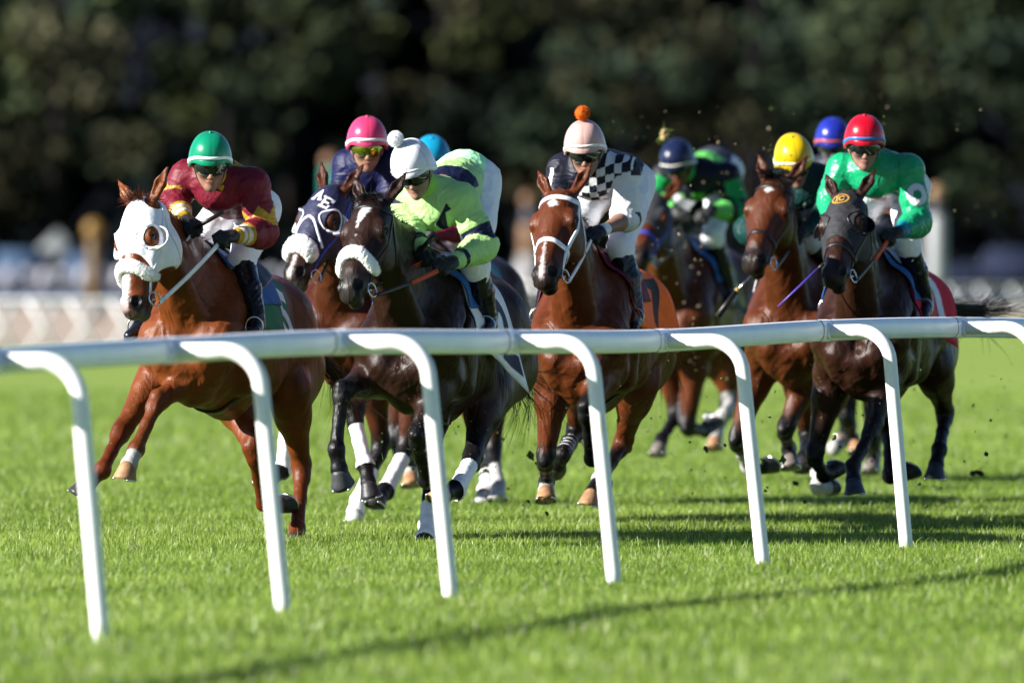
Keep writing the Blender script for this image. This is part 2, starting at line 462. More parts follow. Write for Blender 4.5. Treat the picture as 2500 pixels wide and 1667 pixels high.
def grass():
    rs = np.random.RandomState(5)
    bands = [(38, 47, 900, 1.3), (47, 54, 2400, 1.0), (54, 63, 4300, .95), (63, 70, 2500, 1.0), (70, 84, 900, 1.25), (84, 118, 170, 1.9)]
    R = []; SZ = []
    for d0, d1, dens, sz in bands:
        wmax = d1 * 2500 / FPX / 2 + 4.5
        n = int((d1 - d0) * 2 * wmax * dens)
        y = rs.uniform(d0, d1, n); x = rs.uniform(-wmax, wmax, n)
        out = np.abs(x) - (y * 2500 / FPX / 2 + 1.0)          # thinner, broader blades off to the sides
        k = (out < 0) | ((out < 3.5) & (rs.rand(n) < .35))
        R.append(np.stack([x[k], y[k]], 1)); SZ.append(np.where(out[k] < 0, sz, sz * 1.5))
    R = np.concatenate(R); sz = np.concatenate(SZ); n = len(R)
    P3 = np.concatenate([R, np.zeros((n, 1))], 1)
    patch = wob(P3, 1.1, 2) * .5 + wob(P3, 3.7, 5) * .35
    hgt = (.044 + .014 * patch + .022 * rs.rand(n) ** 2 + .032 * (rs.rand(n) < .06)) * (.75 + .25 * sz)
    wid = .0037 * rs.uniform(.7, 1.4, n) * sz
    az = rs.uniform(0, 2 * math.pi, n); ln = rs.uniform(.1, .75, n)
    dx, dy = np.cos(az), np.sin(az)
    fa = az + math.pi / 2 + rs.normal(size=n) * .5
    wx, wy = np.cos(fa) * wid / 2, np.sin(fa) * wid / 2
    V = np.zeros((n, 5, 3), np.float32)
    V[:, 0] = np.stack([R[:, 0] - wx, R[:, 1] - wy, np.zeros(n)], 1); V[:, 1] = np.stack([R[:, 0] + wx, R[:, 1] + wy, np.zeros(n)], 1)
    mx, my = R[:, 0] + dx * hgt * ln * .35, R[:, 1] + dy * hgt * ln * .35
    V[:, 2] = np.stack([mx + wx * .8, my + wy * .8, hgt * .6], 1); V[:, 3] = np.stack([mx - wx * .8, my - wy * .8, hgt * .6], 1)
    V[:, 4] = np.stack([R[:, 0] + dx * hgt * ln, R[:, 1] + dy * hgt * ln, hgt * (1 - .25 * ln)], 1)
    b = np.arange(n, dtype=np.int32)[:, None] * 5
    T = np.concatenate([b + [[0, 1, 2]], b + [[0, 2, 3]], b + [[3, 2, 4]]], 1).reshape(-1, 3)
    base = np.array([.118, .228, .012]); tip = np.array([.41, .545, .105]); dry_glint = np.array([.66, .68, .42])
    t = np.clip(.46 + .55 * patch + .26 * rs.normal(size=n), 0, 1)[:, None]
    c = base * (1 - t) + tip * t
    dr = (rs.rand(n) < .05)[:, None]  # whitish dry blades, also painted in for the sparkle of sunlit turf
    c = np.where(dr, dry_glint, c) * rs.uniform(.8, 1.2, (n, 1))
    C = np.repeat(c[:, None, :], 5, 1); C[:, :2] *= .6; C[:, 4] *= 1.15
    me = bpy.data.meshes.new('grass')
    me.vertices.add(n * 5); me.vertices.foreach_set('co', V.ravel())
    me.loops.add(T.size); me.loops.foreach_set('vertex_index', T.ravel())
    me.polygons.add(len(T)); me.polygons.foreach_set('loop_start', np.arange(0, T.size, 3, dtype=np.int32))
    me.update(calc_edges=False)
    ca = me.color_attributes.new('Col', 'FLOAT_COLOR', 'POINT')
    c4 = np.ones((n * 5, 4), np.float32); c4[:, :3] = C.reshape(-1, 3) * ALB * 1.1; ca.data.foreach_set('color', c4.ravel())
    me.materials.append(mat('grass_blade', attr=True, rough=.42, spec=.35, trans=.38))
    o = bpy.data.objects.new('grass', me); COL.objects.link(o)
    tag(o, 'short bright green turf grass of the track', 'grass', kind='stuff')
# ------------------------------------------------------------------ running rail in front
RAILM = mat('rail_enamel', (.78, .81, .86), rough=.42, spec=.4, var=.05, vscale=6)
POSTM = None
def post_mat():
    m = mat('post_enamel', (.80, .80, .78), rough=.42, spec=.4, var=.04, vscale=9)
    nt = m.node_tree; N = nt.nodes.new; L = nt.links.new; b = nt.nodes['Principled BSDF']
    src = b.inputs['Base Color'].links[0].from_socket
    nz = N('ShaderNodeTexNoise'); nz.inputs['Scale'].default_value = 5; nz.inputs['Detail'].default_value = 8
    tc = N('ShaderNodeTexCoord'); mp = N('ShaderNodeMapping'); mp.inputs['Scale'].default_value = (8, 8, 1.2); L(tc.outputs['Object'], mp.inputs[0]); L(mp.outputs[0], nz.inputs['Vector'])
    mr = N('ShaderNodeMapRange'); mr.inputs['From Min'].default_value = .58; mr.inputs['From Max'].default_value = .75; mr.inputs['To Max'].default_value = .55; L(nz.outputs['Fac'], mr.inputs['Value'])
    mx = N('ShaderNodeMix'); mx.data_type = 'RGBA'; L(mr.outputs[0], mx.inputs[0]); L(src, mx.inputs[6]); mx.inputs[7].default_value = (.50, .40, .26, 1)
    L(mx.outputs[2], b.inputs['Base Color'])
    return m
def running_rail():
    global POSTM
    POSTM = post_mat()
    # (base x, base y) of each post and (x, top y) of its rail joint in the photograph, distance of the post
    posts = [(250, 1541, 45.8, -20, 848), (696, 1483, 48.5, 404, 824), (1105, 1455, 50.4, 818, 805), (1504, 1419, 52.6, 1238, 805), (1867, 1371, 55.5, 1605, 804), (2216, 1329, 58.5, 2004, 781), (2575, 1296, 61.3, 2333, 774), (2960, 1268, 64.0, 2690, 782), (-210, 1580, 43.0, -470, 880), (-690, 1630, 40.4, -930, 915), (-1190, 1690, 37.9, -1420, 955)]
    posts.sort(key=lambda p: p[2])
    root = empty('running_rail', at((1250, 1480), 50.6) * A(1, 1, 0))
    tag(root, 'white gooseneck running rail curving across the foreground', 'rail')
    off = np.array(root.location)
    J = [at((p[3], p[4]), p[2] + .12) - A(0, 0, .053) for p in posts]
    B = [at((p[0], 573), p[2]) * A(1, 1, 0) for p in posts]
    Jn = np.array(J)
    # gentle curve through the joints
    def curve(i, t):
        p0, p1, p2, p3 = Jn[max(i - 1, 0)], Jn[i], Jn[i + 1], Jn[min(i + 2, len(Jn) - 1)]
        return .5 * (2 * p1 + (p2 - p0) * t + (2 * p0 - 5 * p1 + 4 * p2 - p3) * t * t + (3 * p1 - p0 - 3 * p2 + p3) * t ** 3)
    prof = []                                 # rounded six-sided aluminium section, 106 mm high
    pts = [(-.026, .050), (.0, .053), (.026, .050), (.040, .026), (.042, .0), (.040, -.026), (.024, -.050), (0, -.053), (-.024, -.050), (-.040, -.026), (-.042, 0), (-.040, .026)]
    def sweep(path, k=1.0):
        path = np.asarray(path); n = len(path); T = np.gradient(path, axis=0); V = []
        for q, t in zip(path, T):
            sd = unit(np.cross(t, A(0, 0, 1)))
            for a, z in pts: V.append(q + sd * a * k + A(0, 0, z * k))
        m = len(pts)
        F = [(i * m + j, i * m + (j + 1) % m, (i + 1) * m + (j + 1) % m, (i + 1) * m + j) for i in range(n - 1) for j in range(m)]
        F += [tuple(range(m - 1, -1, -1)), tuple((n - 1) * m + j for j in range(m))]
        return np.array(V), F
    for i in range(len(Jn) - 1):
        path = [curve(i, t) for t in np.linspace(.001, .999, 12)]
        V, F = sweep(path)
        o = obj('rail', V - off, F, RAILM, root, smooth=False)
        bv = o.modifiers.new('edge', 'BEVEL'); bv.width = .006; bv.segments = 3; bv.limit_method = 'ANGLE'; bv.angle_limit = .25
    for i in range(len(Jn)):
        t = unit(Jn[min(i + 1, len(Jn) - 1)] - Jn[max(i - 1, 0)])
        V, F = sweep([Jn[i] + t * s for s in (-.10, -.098, .10, .102)], 1.035)
        o = obj('rail_sleeve', V - off, F, RAILM, root, smooth=False)
        bv = o.modifiers.new('edge', 'BEVEL'); bv.width = .005; bv.segments = 3; bv.limit_method = 'ANGLE'; bv.angle_limit = .25
        for s_ in (-.101, .101):
            V, F = sweep([Jn[i] + t * (s_ - .0025), Jn[i] + t * (s_ + .0025)], 1.045)
            obj('seam', V - off, F, LEATHER, o, smooth=False)
        # gooseneck post
        sd = unit(A(B[i][0] - J[i][0], B[i][1] - J[i][1], 0))
        st = J[i] + sd * .036 - A(0, 0, .004); b0 = B[i] - A(0, 0, .05)
        reach_ = np.linalg.norm((B[i] - J[i])[:2])
        topx = reach_ * .80
        bend = J[i] + sd * topx
        R_ = .155; P_ = [st, J[i] + sd * (topx - R_ - .01)]
        for a in np.linspace(0, 1.50, 10)[0:]:
            P_.append(J[i] + sd * (topx - R_ + math.sin(a) * R_) + A(0, 0, -R_ + math.cos(a) * R_))
        last = P_[-1]
        for t_ in np.linspace(.1, 1, 8): P_.append(lerp(last, b0, t_))
        b = MB(); b.tube(np.array(P_) - off, .033, 20)
        po = b.build('post', POSTM, root)
        b = MB(); b.tube(np.array([J[i] + sd * .038, J[i] + sd * .055]) - off - A(0, 0, .004), .040, 20); b.build('collar', RAILM, po)
# ------------------------------------------------------------------ far side of the course
def far_side():
    rs = np.random.RandomState(21)
    FENCEW = mat('fence_white', (.56, .56, .58), rough=.5, var=.05, vscale=3)
    NAVYRAIL = mat('navy_rail', (.05, .10, .22), rough=.45)
    # low white lattice fence on the left and its dark blue top rail
    for D, pa, pb, h_, lb in ((161.5, -420, 1250, .66, 'blurred low white lattice fence edging the turf at the left behind the chestnut'), (214.5, 1255, 2900, .62, 'paler lattice fence farther off at the right behind the dark tail')):
        xa_, xb_ = at((pa, 800), D)[0], at((pb, 800), D)[0]; Lf = xb_ - xa_
        root = empty('lattice_fence', ((xa_ + xb_) / 2, D, 0)); tag(root, lb, 'fence')
        b = MB(); step = .56; x = -Lf / 2 - h_
        while x < Lf / 2:
            for sl in (1, -1):
                xa, xb = (x, x + h_ * .62) if sl > 0 else (x + h_ * .62, x)
                d = unit(A(xb - xa, 0, h_)); q = np.cross(d, A(0, 1, 0))
                b.box(A((xa + xb) / 2, .02 * sl, h_ / 2), (.05, .02, np.linalg.norm(A(xb - xa, 0, h_))), R=np.stack([q, A(0, 1, 0), d], 1))
            x += step
        b.build('lattice', FENCEW, root, smooth=False)
        b = MB(); b.box((0, 0, h_ + .02), (Lf + .6, .06, .04)); b.build('top_rail', FENCEW, root, smooth=False)
    # far rail of the sand track: white arched chair-like uprights under a dark blue rail
    D = 266.0
    def X(p): return at((p, 700), D)[0]
    root = empty('far_rail', (0, D, 0)); tag(root, 'blurred dark blue rail along the far edge of the sand track', 'rail')
    b = MB(); b.box((0, 0, .10), (110, .12, .20)); b.build('rail', NAVYRAIL, root, smooth=False)
    D = 272.0; s = FPX / D
    proto = None; n = 0
    for i in range(-44, 70):
        pxx = 20 + i * 46.0
        if pxx > 1500: continue
        c = at((pxx, 690), D)
        if proto is None:
            proto = empty('chair', (c[0], c[1], 0))
            b = MB(); m_ = 14
            ring = [A(math.sin(t) * .17, 0, .55 + math.cos(t) * .29) for t in np.linspace(0, 2 * math.pi, m_, endpoint=False)]
            V = [r + A(0, -.02, 0) for r in ring] + [r + A(0, .02, 0) for r in ring]
            b.add(V, [tuple(range(m_)), tuple(range(2 * m_ - 1, m_ - 1, -1))] + [(j + m_, (j + 1) % m_ + m_, (j + 1) % m_, j) for j in range(m_)])
            b.build('backrest', mat('chair_white', (.36, .36, .41), rough=.5), proto)
            b = MB(); b.box((0, -.22, .43), (.40, .42, .04)); b.build('seat', MATS['chair_white'], proto, smooth=False)
            for sx in (-.17, .17):
                for sy in (-.40, -.02):
                    b = MB(); b.box((sx, sy, .21), (.035, .035, .42)); b.build('leg', MATS['chair_white'], proto, smooth=False)
            o = proto
        else:
            o = proto.copy(); COL.objects.link(o); o.location = (c[0], c[1] + rs.uniform(-.15, .15), 0)
            for ch in proto.children:
                q = ch.copy(); COL.objects.link(q); q.parent = o
        tag(o, 'blurred white chair in the row beyond the far rail', 'chair', 'white chairs in a row beyond the far rail')
    # marker posts with ball finials
    def marker(name, pxx, D, ytop, ybot, wpx, ball_c, body, label, taper=1.0):
        s = FPX / D; top = at((pxx, ytop), D); w = wpx / s
        zt = top[2]; zb = max(at((pxx, ybot), D)[2], 0)
        root = empty(name, (top[0], D, 0)); tag(root, label, 'marker post', 'marker posts along the far side')
        r = w / 2
        b = MB(); b.sphere((0, 0, zt - r), r, 18, 12); b.build('ball', mat(name + '_ball_%d' % pxx, ball_c, rough=.4), root)
        zs = zt - 2 * r
        n = len(body)
        for i, (f0, f1, c, wk) in enumerate(body):
            z1, z0 = lerp(zs, 0, f0), lerp(zs, 0, f1)
            b = MB(); b.tube(np.array([A(0, 0, z1), A(0, 0, z1 - .03), A(0, 0, z0 + .03), A(0, 0, z0)]), [r * wk * .9, r * wk, r * wk * taper, r * wk * taper * .95], 16)
            b.build('post', mat(name + '_c%d_%d' % (pxx, i), c, rough=.5), root)
    marker('marker_post', 2287, 182, 450, 760, 42, (.34, .20, .10), [(-.01, .10, (.05, .05, .07), .8), (.10, .60, (.38, .39, .41), 1.1), (.60, 1, (.05, .05, .07), 1.0)], 'white marker post with tan ball, at the right beyond the turf')
    marker('marker_post', 806, 215, 372, 700, 42, (.22, .11, .055), [(-.01, .22, (.01, .20, .15), 1.0), (.22, .5, (.6, .6, .6), 1.0), (.5, 1, (.01, .28, .2), 1.0)], 'green marker post with orange tan ball behind the navy hooded horse')
    marker('marker_post', 1292, 215, 466, 720, 44, (.17, .09, .04), [(-.01, .13, (.06, .06, .09), .75), (.13, .40, (.20, .105, .045), 1.1), (.40, 1, (.24, .23, .23), 1.3)], 'orange banded marker post with tan ball left of the white bridled bay')
    marker('marker_post', 230, 215, 535, 735, 50, (.26, .145, .025), [(-.01, .75, (.13, .075, .022), .75), (.75, 1, (.18, .14, .14), .75)], 'yellow ochre marker post behind the white hooded chestnut', 1.0)
    # pale blurred things beyond the chairs: parked carts, canopies and a dark van
    DK = mat('navy_panel', (.022, .030, .060), rough=.8, spec=.15); PALE = mat('pale_canvas', (.24, .26, .26), rough=.7); BLUE = mat('blue_panel', (.05, .09, .16), rough=.8, spec=.2)
    D = 282.0
    c = at((140, 640), D); root = empty('canopy', (c[0], D, 0)); tag(root, 'pale blurred peaked canopy on the far left', 'canopy')
    b = MB(); w = .75; zt = at((150, 560), D)[2]; z0 = at((150, 640), D)[2]
    b.add([(-w, -w, z0), (w, -w, z0), (w, w, z0), (-w, w, z0), (0, 0, zt)], [(0, 1, 4), (1, 2, 4), (2, 3, 4), (3, 0, 4), (3, 2, 1, 0)]); b.build('roof', PALE, root, smooth=False)
    b = MB(); b.box((0, 0, z0 / 2), (1.3, 1.3, z0 - .02)); b.build('side_panel', PALE, root, smooth=False)
    for pxx, wd, y0, m_, lb in ((60, 1.3, 610, BLUE, 'blue blurred cart left of the pale canopy'), (215, 1.0, 620, BLUE, 'blue blurred cart right of the pale canopy')):
        c = at((pxx, y0), D - 2); root = empty('cart', (c[0], D - 2, 0)); tag(root, lb, 'cart')
        b = MB(); b.box((0, 0, c[2] / 2 + .12), (wd, 1.6, c[2] - .24)); b.build('body', m_, root, smooth=False)
        for sx in (-.35, .35):
            b = MB(); b.tube(np.array([A(sx * wd, -.84, .16), A(sx * wd, -.78, .16)]), .16, 14); b.build('wheel', LEATHER, root)
    D = 280.0
    for pxx, wd, y0, lb in ((2290, 3.6, 640, 'dark navy blurred car parked at the far right'), (2465, 2.6, 606, 'taller dark navy van at the right edge beyond the track')):
        c = at((pxx, y0), D + (3 if y0 < 620 else 0)); root = empty('parked_car' if y0 > 620 else 'van', (c[0], c[1], 0)); tag(root, lb, 'car' if y0 > 620 else 'van')
        z = c[2]
        b = MB(); prof_ = [(-.5, .28), (-.5, .6), (-.30, .66), (-.18, 1.0), (.22, 1.0), (.36, .66), (.5, .6), (.5, .28)]
        V = [A(a * wd, sy, zz * z) for sy in (-.85, .85) for a, zz in prof_]; m_ = len(prof_)
        b.add(V, [tuple(range(m_)), tuple(range(2 * m_ - 1, m_ - 1, -1))] + [(j + m_, (j + 1) % m_ + m_, (j + 1) % m_, j) for j in range(m_)]); b.build('body', DK, root, smooth=False)
        for sx in (-.3, .3):
            b = MB(); b.tube(np.array([A(sx * wd, -.9, .24), A(sx * wd, -.75, .24)]), .24, 16); b.build('wheel', LEATHER, root)
    # tree belt: one dense far wood
    LEAF = mat('wood_leaves', attr=True, rough=.8, spec=.0)
    V = []; C = []; Q = []
    V_all = []; C_all = []
    def leafs(c, r, n, col, size):
        d = rs.normal(size=(n, 3)); d /= np.linalg.norm(d, axis=1)[:, None]
        rad = rs.uniform(.45, 1.0, n) ** .6
        p = np.asarray(c) + d * rad[:, None] * np.asarray(r)
        a = rs.normal(size=(n, 3)); a /= np.linalg.norm(a, axis=1)[:, None]
        e = np.cross(a, rs.normal(size=(n, 3))); e /= np.linalg.norm(e, axis=1)[:, None]
        s_ = size * rs.uniform(.6, 1.5, (n, 1))
        quad = np.stack([p - a * s_, p - e * s_ * .7, p + a * s_, p + e * s_ * .7], 1)
        V_all.append(quad.reshape(-1, 3)); C_all.append(np.repeat(np.asarray(col) * rs.uniform(.7, 1.35, (n, 1)), 4, 0))
    cols = [(.021, .027, .014), (.029, .034, .014), (.015, .021, .015), (.034, .033, .019), (.021, .030, .018)]
    # front and middle rows of crowns with deep gaps between, shrubs and understorey below
    for row, (Dr, n, zlo, zhi) in enumerate(((306, 64, 2.6, 9.0), (318, 75, 3.0, 11.5), (332, 75, 4.0, 14))):
        for i in range(n):
            x = lerp(-45, 45, (i + rs.uniform(0, 1)) / n); z = rs.uniform(zlo, zhi)
            # sunlight on upper crowns, most at either side, put into the leaf colour
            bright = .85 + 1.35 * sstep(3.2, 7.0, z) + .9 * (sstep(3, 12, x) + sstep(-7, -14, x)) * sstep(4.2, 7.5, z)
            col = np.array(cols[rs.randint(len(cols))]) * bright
            R = rs.uniform(.9, 1.9)
            for k in range(rs.randint(4, 8)):
                cc = A(x, Dr + rs.uniform(-2, 2), z) + rs.normal(size=3) * A(R * .7, R * .5, R * .6)
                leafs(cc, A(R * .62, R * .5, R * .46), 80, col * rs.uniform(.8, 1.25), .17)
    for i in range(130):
        x = rs.uniform(-46, 46); leafs(A(x, 304 + rs.uniform(-1, 2), rs.uniform(.2, 1.5)), A(1.2, .8, .8), 90, A(.008, .011, .012), .2)  # understorey shade painted as near-black leaf colour
    trunks = MB()
    for i in range(24):
        x = rs.uniform(-44, 44); Dr = rs.choice([310, 320, 333]) + rs.uniform(-2, 2)
        trunks.tube(np.array([A(x, Dr, 0), A(x + rs.normal() * .1, Dr, 3), A(x + rs.normal() * .3, Dr, 8)]), [.22, .17, .08], 8, col=(.020, .018, .018) if i % 5 else (.03, .026, .026))
    # wall of growth closing the gaps, its leaf colour darkened for shade and haze
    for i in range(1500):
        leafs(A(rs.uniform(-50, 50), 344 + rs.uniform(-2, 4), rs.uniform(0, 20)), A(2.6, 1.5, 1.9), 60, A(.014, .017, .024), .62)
    Vt = np.concatenate(V_all); Ct = np.concatenate(C_all); nq = len(Vt) // 4
    F = [tuple(q) for q in (np.arange(nq)[:, None] * 4 + np.arange(4)).tolist()]
    tv = np.concatenate(trunks.v); n0 = len(Vt)
    F += [tuple(i + n0 for i in f) for f in trunks.f]
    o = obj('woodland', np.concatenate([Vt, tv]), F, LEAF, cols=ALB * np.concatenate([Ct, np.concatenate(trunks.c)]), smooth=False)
    tag(o, 'dark out of focus wood closing off the background', 'wood', kind='stuff')
def flying_turf():
    rs = np.random.RandomState(33)
    b = MB()
    def chips(n, x0, x1, y0, y1, D0, D1, smin, smax, cols):
        for _ in range(n):
            p = at((rs.uniform(x0, x1), rs.uniform(y0, y1)), rs.uniform(D0, D1))
            if p[2] < .05: continue
            s = rs.uniform(smin, smax) * (1 + 1.2 * (rs.rand() < .08))
            R = np.linalg.qr(rs.normal(size=(3, 3)))[0]
            b.sphere(p, (s, s * rs.uniform(.4, 1), s * rs.uniform(.3, .9)), 5, 4, R=R, jit=.2, seed=rs.randint(9999), col=ALB * np.array(cols[rs.randint(len(cols))]) * rs.uniform(.6, 1.2))
    soil = [(.16, .11, .07), (.10, .07, .04), (.30, .24, .15)]; mix = soil + [(.12, .20, .03)]
    chips(110, 1540, 1720, 560, 900, 66, 73, .004, .010, soil)
    chips(75, 1480, 1900, 260, 560, 64, 74, .003, .008, mix)
    chips(70, 1900, 2480, 100, 760, 66, 80, .003, .008, mix)
    chips(140, 1300, 1650, 850, 1120, 60, 66, .002, .005, mix)
    chips(160, 1650, 2480, 880, 1230, 60, 75, .003, .011, [(.03, .04, .015), (.10, .16, .03)])
    chips(110, 930, 1330, 1000, 1260, 58.5, 66, .0025, .006, [(.14, .22, .03), (.05, .05, .02), (.3, .3, .1)])
    chips(12, 1250, 1500, 1080, 1260, 59.5, 64, .006, .016, [(.04, .05, .015), (.09, .14, .03)])
    chips(16, 1650, 2450, 1080, 1240, 60, 70, .006, .018, [(.03, .035, .012), (.08, .13, .03)])
    # torn blades
    V = []; F = []
    for _ in range(320):
        zone = [(930, 1330, 1000, 1280, 58, 66), (1300, 1700, 950, 1230, 59, 66), (1650, 2480, 880, 1250, 60, 74)][rs.randint(3)]
        p = at((rs.uniform(*zone[:2]), rs.uniform(*zone[2:4])), rs.uniform(*zone[4:])); d = unit(rs.normal(size=3)); q = unit(np.cross(d, rs.normal(size=3))); L = rs.uniform(.008, .030)
        if p[2] < .05: continue
        k = len(V); V += [p - d * L - q * .0012, p - d * L + q * .0012, p + d * L]; F.append((k, k + 1, k + 2))
    b.add(V, F, (.05, .09, .015))
    o = b.build('flying_turf', mat('turf_crumbs', attr=True, rough=.9), None, smooth=True, cols=True)
    tag(o, 'crumbs of soil and grass thrown up by the hooves', 'turf crumbs', kind='stuff')
    def clod(p, D, r, label, cols, n):
        c = at(p, D); root = empty('turf_clod', c); tag(root, label, 'turf clod')
        k = MB()
        for i in range(7):
            k.sphere(rs.normal(size=3) * r * .4, r * rs.uniform(.3, .6), 8, 6, jit=.18, seed=i, col=real(cols[0]))
        k.build('soil', MATS['turf_crumbs'], root, cols=True)
        d = rs.normal(size=(n, 3)); d /= np.linalg.norm(d, axis=1)[:, None]
        Vs, Qs = strands(d * r * .5, d, r * 1.6, r * .16, .3, 5)
        obj('grass_tuft', Vs, Qs, MATS['turf_crumbs'], root, np.tile(ALB * A(*cols[1]), (len(Vs), 1)))
    clod((1621, 326), 68, .030, 'tan and green turf clod flying above the navy capped rider', [(.40, .30, .14), (.20, .30, .05)], 30)
    clod((2391, 1152), 66, .026, 'dark turf clod flying low over the grass at the right', [(.02, .02, .014), (.025, .035, .012)], 16)
    clod((1335, 1253), 61.0, .011, 'dark tangle of roots and grass below the tan hoof of the white bridled bay', [(.05, .06, .02), (.05, .08, .02)], 22)

# ------------------------------------------------------------------ racehorses
class Frame:
    """local axes of a horse: x forward, y to its left, z up, origin on the turf under the withers"""
    def __init__(s, wp, D, yaw):
        w = at(wp, D)
        t = math.radians(yaw)
        s.h = A(-math.sin(t), -math.cos(t), 0); s.l = A(math.cos(t), -math.sin(t), 0)
        s.base = A(w[0], w[1], 0); s.zw = w[2]
        s.M = np.stack([s.h, s.l, A(0, 0, 1)])
        s.rz = math.atan2(s.h[1], s.h[0])
    def loc(s, p): return s.M @ (np.asarray(p) - s.base)
    def wor(s, p): return s.M.T @ np.asarray(p) + s.base
    def at(s, p, X, Y=0.0):
        """local point on the sight line of photo point p at local distance X ahead of the withers"""
        D = s.base[1] + X * s.h[1] + Y * s.l[1]
        q = s.loc(at(p, D))
        D += -(q[0] - X) * 0.0
        return s.loc(at(p, D))

def horse(S):
    fr = Frame(S['W'], S['D'], S['yaw'])
    root = empty('racehorse', fr.base, fr.rz)
    tag(root, S['label'], 'horse', 'racehorses galloping round the bend')
    cp, sp = math.cos(math.radians(S['pitch'])), math.sin(math.radians(S['pitch']))
    def T(x, y, z):
        if x < -.2: x = -.2 + (x + .2) * .88
        return A(x * cp - z * sp, y, fr.zw + x * sp + z * cp)
    sc = S.get('girth', 1.0)
    P = []
    Ry = np.array([[cp, 0, -sp], [0, 1, 0], [sp, 0, cp]])
    def TE(x, y, z, r, k): P.append(ell(T(x, y, z), r, k, R=Ry))
    TE(-.28, 0, -.40, (.52, .265 * sc, .345), .06)
    TE(.06, 0, -.42, (.29, .215, .31), .07)
    TE(-.80, 0, -.335, (.36, .225, .235), .08)
    TE(-1.08, 0, -.31, (.36, .25, .28), .08)
    P.append(cone(T(.12, 0, -.12), T(-.35, 0, -.085), .075, .08, .13))
    P.append(cone(T(-.35, 0, -.17), T(-.98, 0, -.14), .13, .13, .12, (0, 1, 0), 1.35))
    for s in (1, -1):
        TE(-1.28, s * .115, -.40, (.15, .125, .21), .06)
        P.append(ball(T(-.93, s * .18, -.19), .075, .11))
        TE(.265, s * .098, -.54, (.125, .098, .17), .014)
        P.append(cone(T(.0, s * .13, -.17), T(.27, s * .15, -.46), .09, .115, .05))
        P.append(cone(T(.06, s * .165, -.36), T(-.06, s * .16, -.62), .115, .085, .05))
        P.append(cone(T(.30, s * .06, -.40), T(.34, s * .10, -.56), .07, .075, .03))
        # ribs and flank relief
        P.append(cone(T(-.58, s * .15, -.585), T(-1.0, s * .17, -.28), .06, .09, .09))
        # grooves between breast, shoulder and arm
        P.append(cone(T(.36, s * .165, -.34), T(.25, s * .185, -.60), .010, .014, .030, op='-'))
        P.append(cone(T(.02, s * .245, -.20), T(.20, s * .235, -.44), .008, .010, .035, op='-'))
        P.append(cone(T(-.10, s * .262, -.34), T(-.14, s * .255, -.60), .008, .008, .035, op='-'))
    P.append(cone(T(.42, 0, -.38), T(.375, 0, -.64), .014, .016, .030, op='-'))
    P.append(cone(T(.20, 0, -.64), T(-.35, 0, -.70), .11, .10, .08))
    P.append(cone(T(.33, 0, -.60), T(.20, 0, -.70), .07, .09, .05))
    # head and neck
    W0 = fr.wor(T(.02, 0, -.14))
    pollw = reach(W0, S.get('neck', .80), S['poll'], -1)
    muzw = reach(pollw, S.get('headlen', .54), S['muz'], -1)
    poll, muz = fr.loc(pollw), fr.loc(muzw)
    if 'polldx' in S: poll = poll + A(S['polldx'], 0, 0)
    ha = unit(muz - poll)
    left = A(math.sin(math.radians(S.get('turn', 0))), math.cos(math.radians(S.get('turn', 0))), 0)
    hs = unit(left - ha * (left @ ha))
    hn = np.cross(ha, hs)
    if hn[0] < 0: hn = -hn
    hk = np.linalg.norm(muz - poll) / .54
    hk = min(max(hk, .85), 1.12)
    HW = S.get('headw', 1.16)
    def H(a, s_, n): return poll + (ha * a + hs * s_ * HW + hn * n * 1.06) * hk
    RH = np.stack([ha, hs, hn], 1)
    HP = []
    def HE(a, s_, n, r, k, op='+'): HP.append(ell(H(a, s_, n), A(r[0], r[1] * HW, r[2] * 1.06) * hk, k, R=RH, op=op))
    HE(.08, 0, -.06, (.11, .078, .095), .04)
    HE(.18, 0, -.05, (.15, .088, .072), .05)
    HP.append(cone(H(.20, 0, -.045), H(.50, 0, -.042), .062, .038, .05, hs, 1.0))
    HP.append(cone(H(.14, 0, .0), H(.46, 0, -.012), .028, .018, .05, hs, 1.5))
    HP.append(cone(H(.28, 0, -.155), H(.52, 0, -.108), .048, .030, .04))
    HE(.545, 0, -.055, (.062, .053, .055), .035)
    HE(.585, 0, -.072, (.030, .044, .036), .025)
    HE(.563, 0, -.128, (.040, .034, .026), .02)
    for s in (1, -1):
        HP.append(ball(H(.205, s * .078, -.022), .032, .04))
        HP.append(cone(H(.175, s * .074, -.006), H(.225, s * .088, -.014), .020, .018, .025))
        HP.append(cone(H(.25, s * .082, -.055), H(.37, s * .052, -.066), .020, .012, .028))
        HE(.215, s * .048, -.145, (.125, .043, .112), .035)
        HP.append(cone(H(.26, s * .028, -.08), H(.50, s * .024, -.075), .052, .036, .04))
        HP.append(ball(H(.548, s * .040, -.024), .027, .018))
        # ears
        eb = H(-.002, s * .056, -.035); spread = S.get('ear', .38)
        ed = unit(-ha * .86 + hn * S.get('earfwd', .16) + hs * s * spread)
        em, et = eb + ed * .09, eb + ed * .185
        face = unit(hn + hs * s * .35 - ed * ((hn + hs * s * .35) @ ed))
        HP.append(cone(eb, em, .026, .033, .02, face, .72))
        HP.append(cone(em, et, .033, .004, .012, face, .72))
        HP.append(cone(eb + ed * .035 + face * .021, em + face * .019, .015, .019, .008, op='-'))
        HP.append(cone(em + face * .019, et + face * .012, .019, .003, .008, op='-'))
        HE(.556, s * .050, -.014, (.034, .019, .026), .010, '-')
        HP.append(ball(H(.21, s * .110, -.020), .022, .012, op='-'))
        # corner of the mouth
        HP.append(cone(H(.50, s * .050, -.098), H(.575, s * .042, -.104), .006, .007, .01, op='-'))
    HP = [(p[0], p[1], p[2], p[3] * 1.1, p[4] * 1.1, *p[5:]) if p[0] == 'c' and p[-2] != .72 and p[-1] == '+' else p for p in HP]
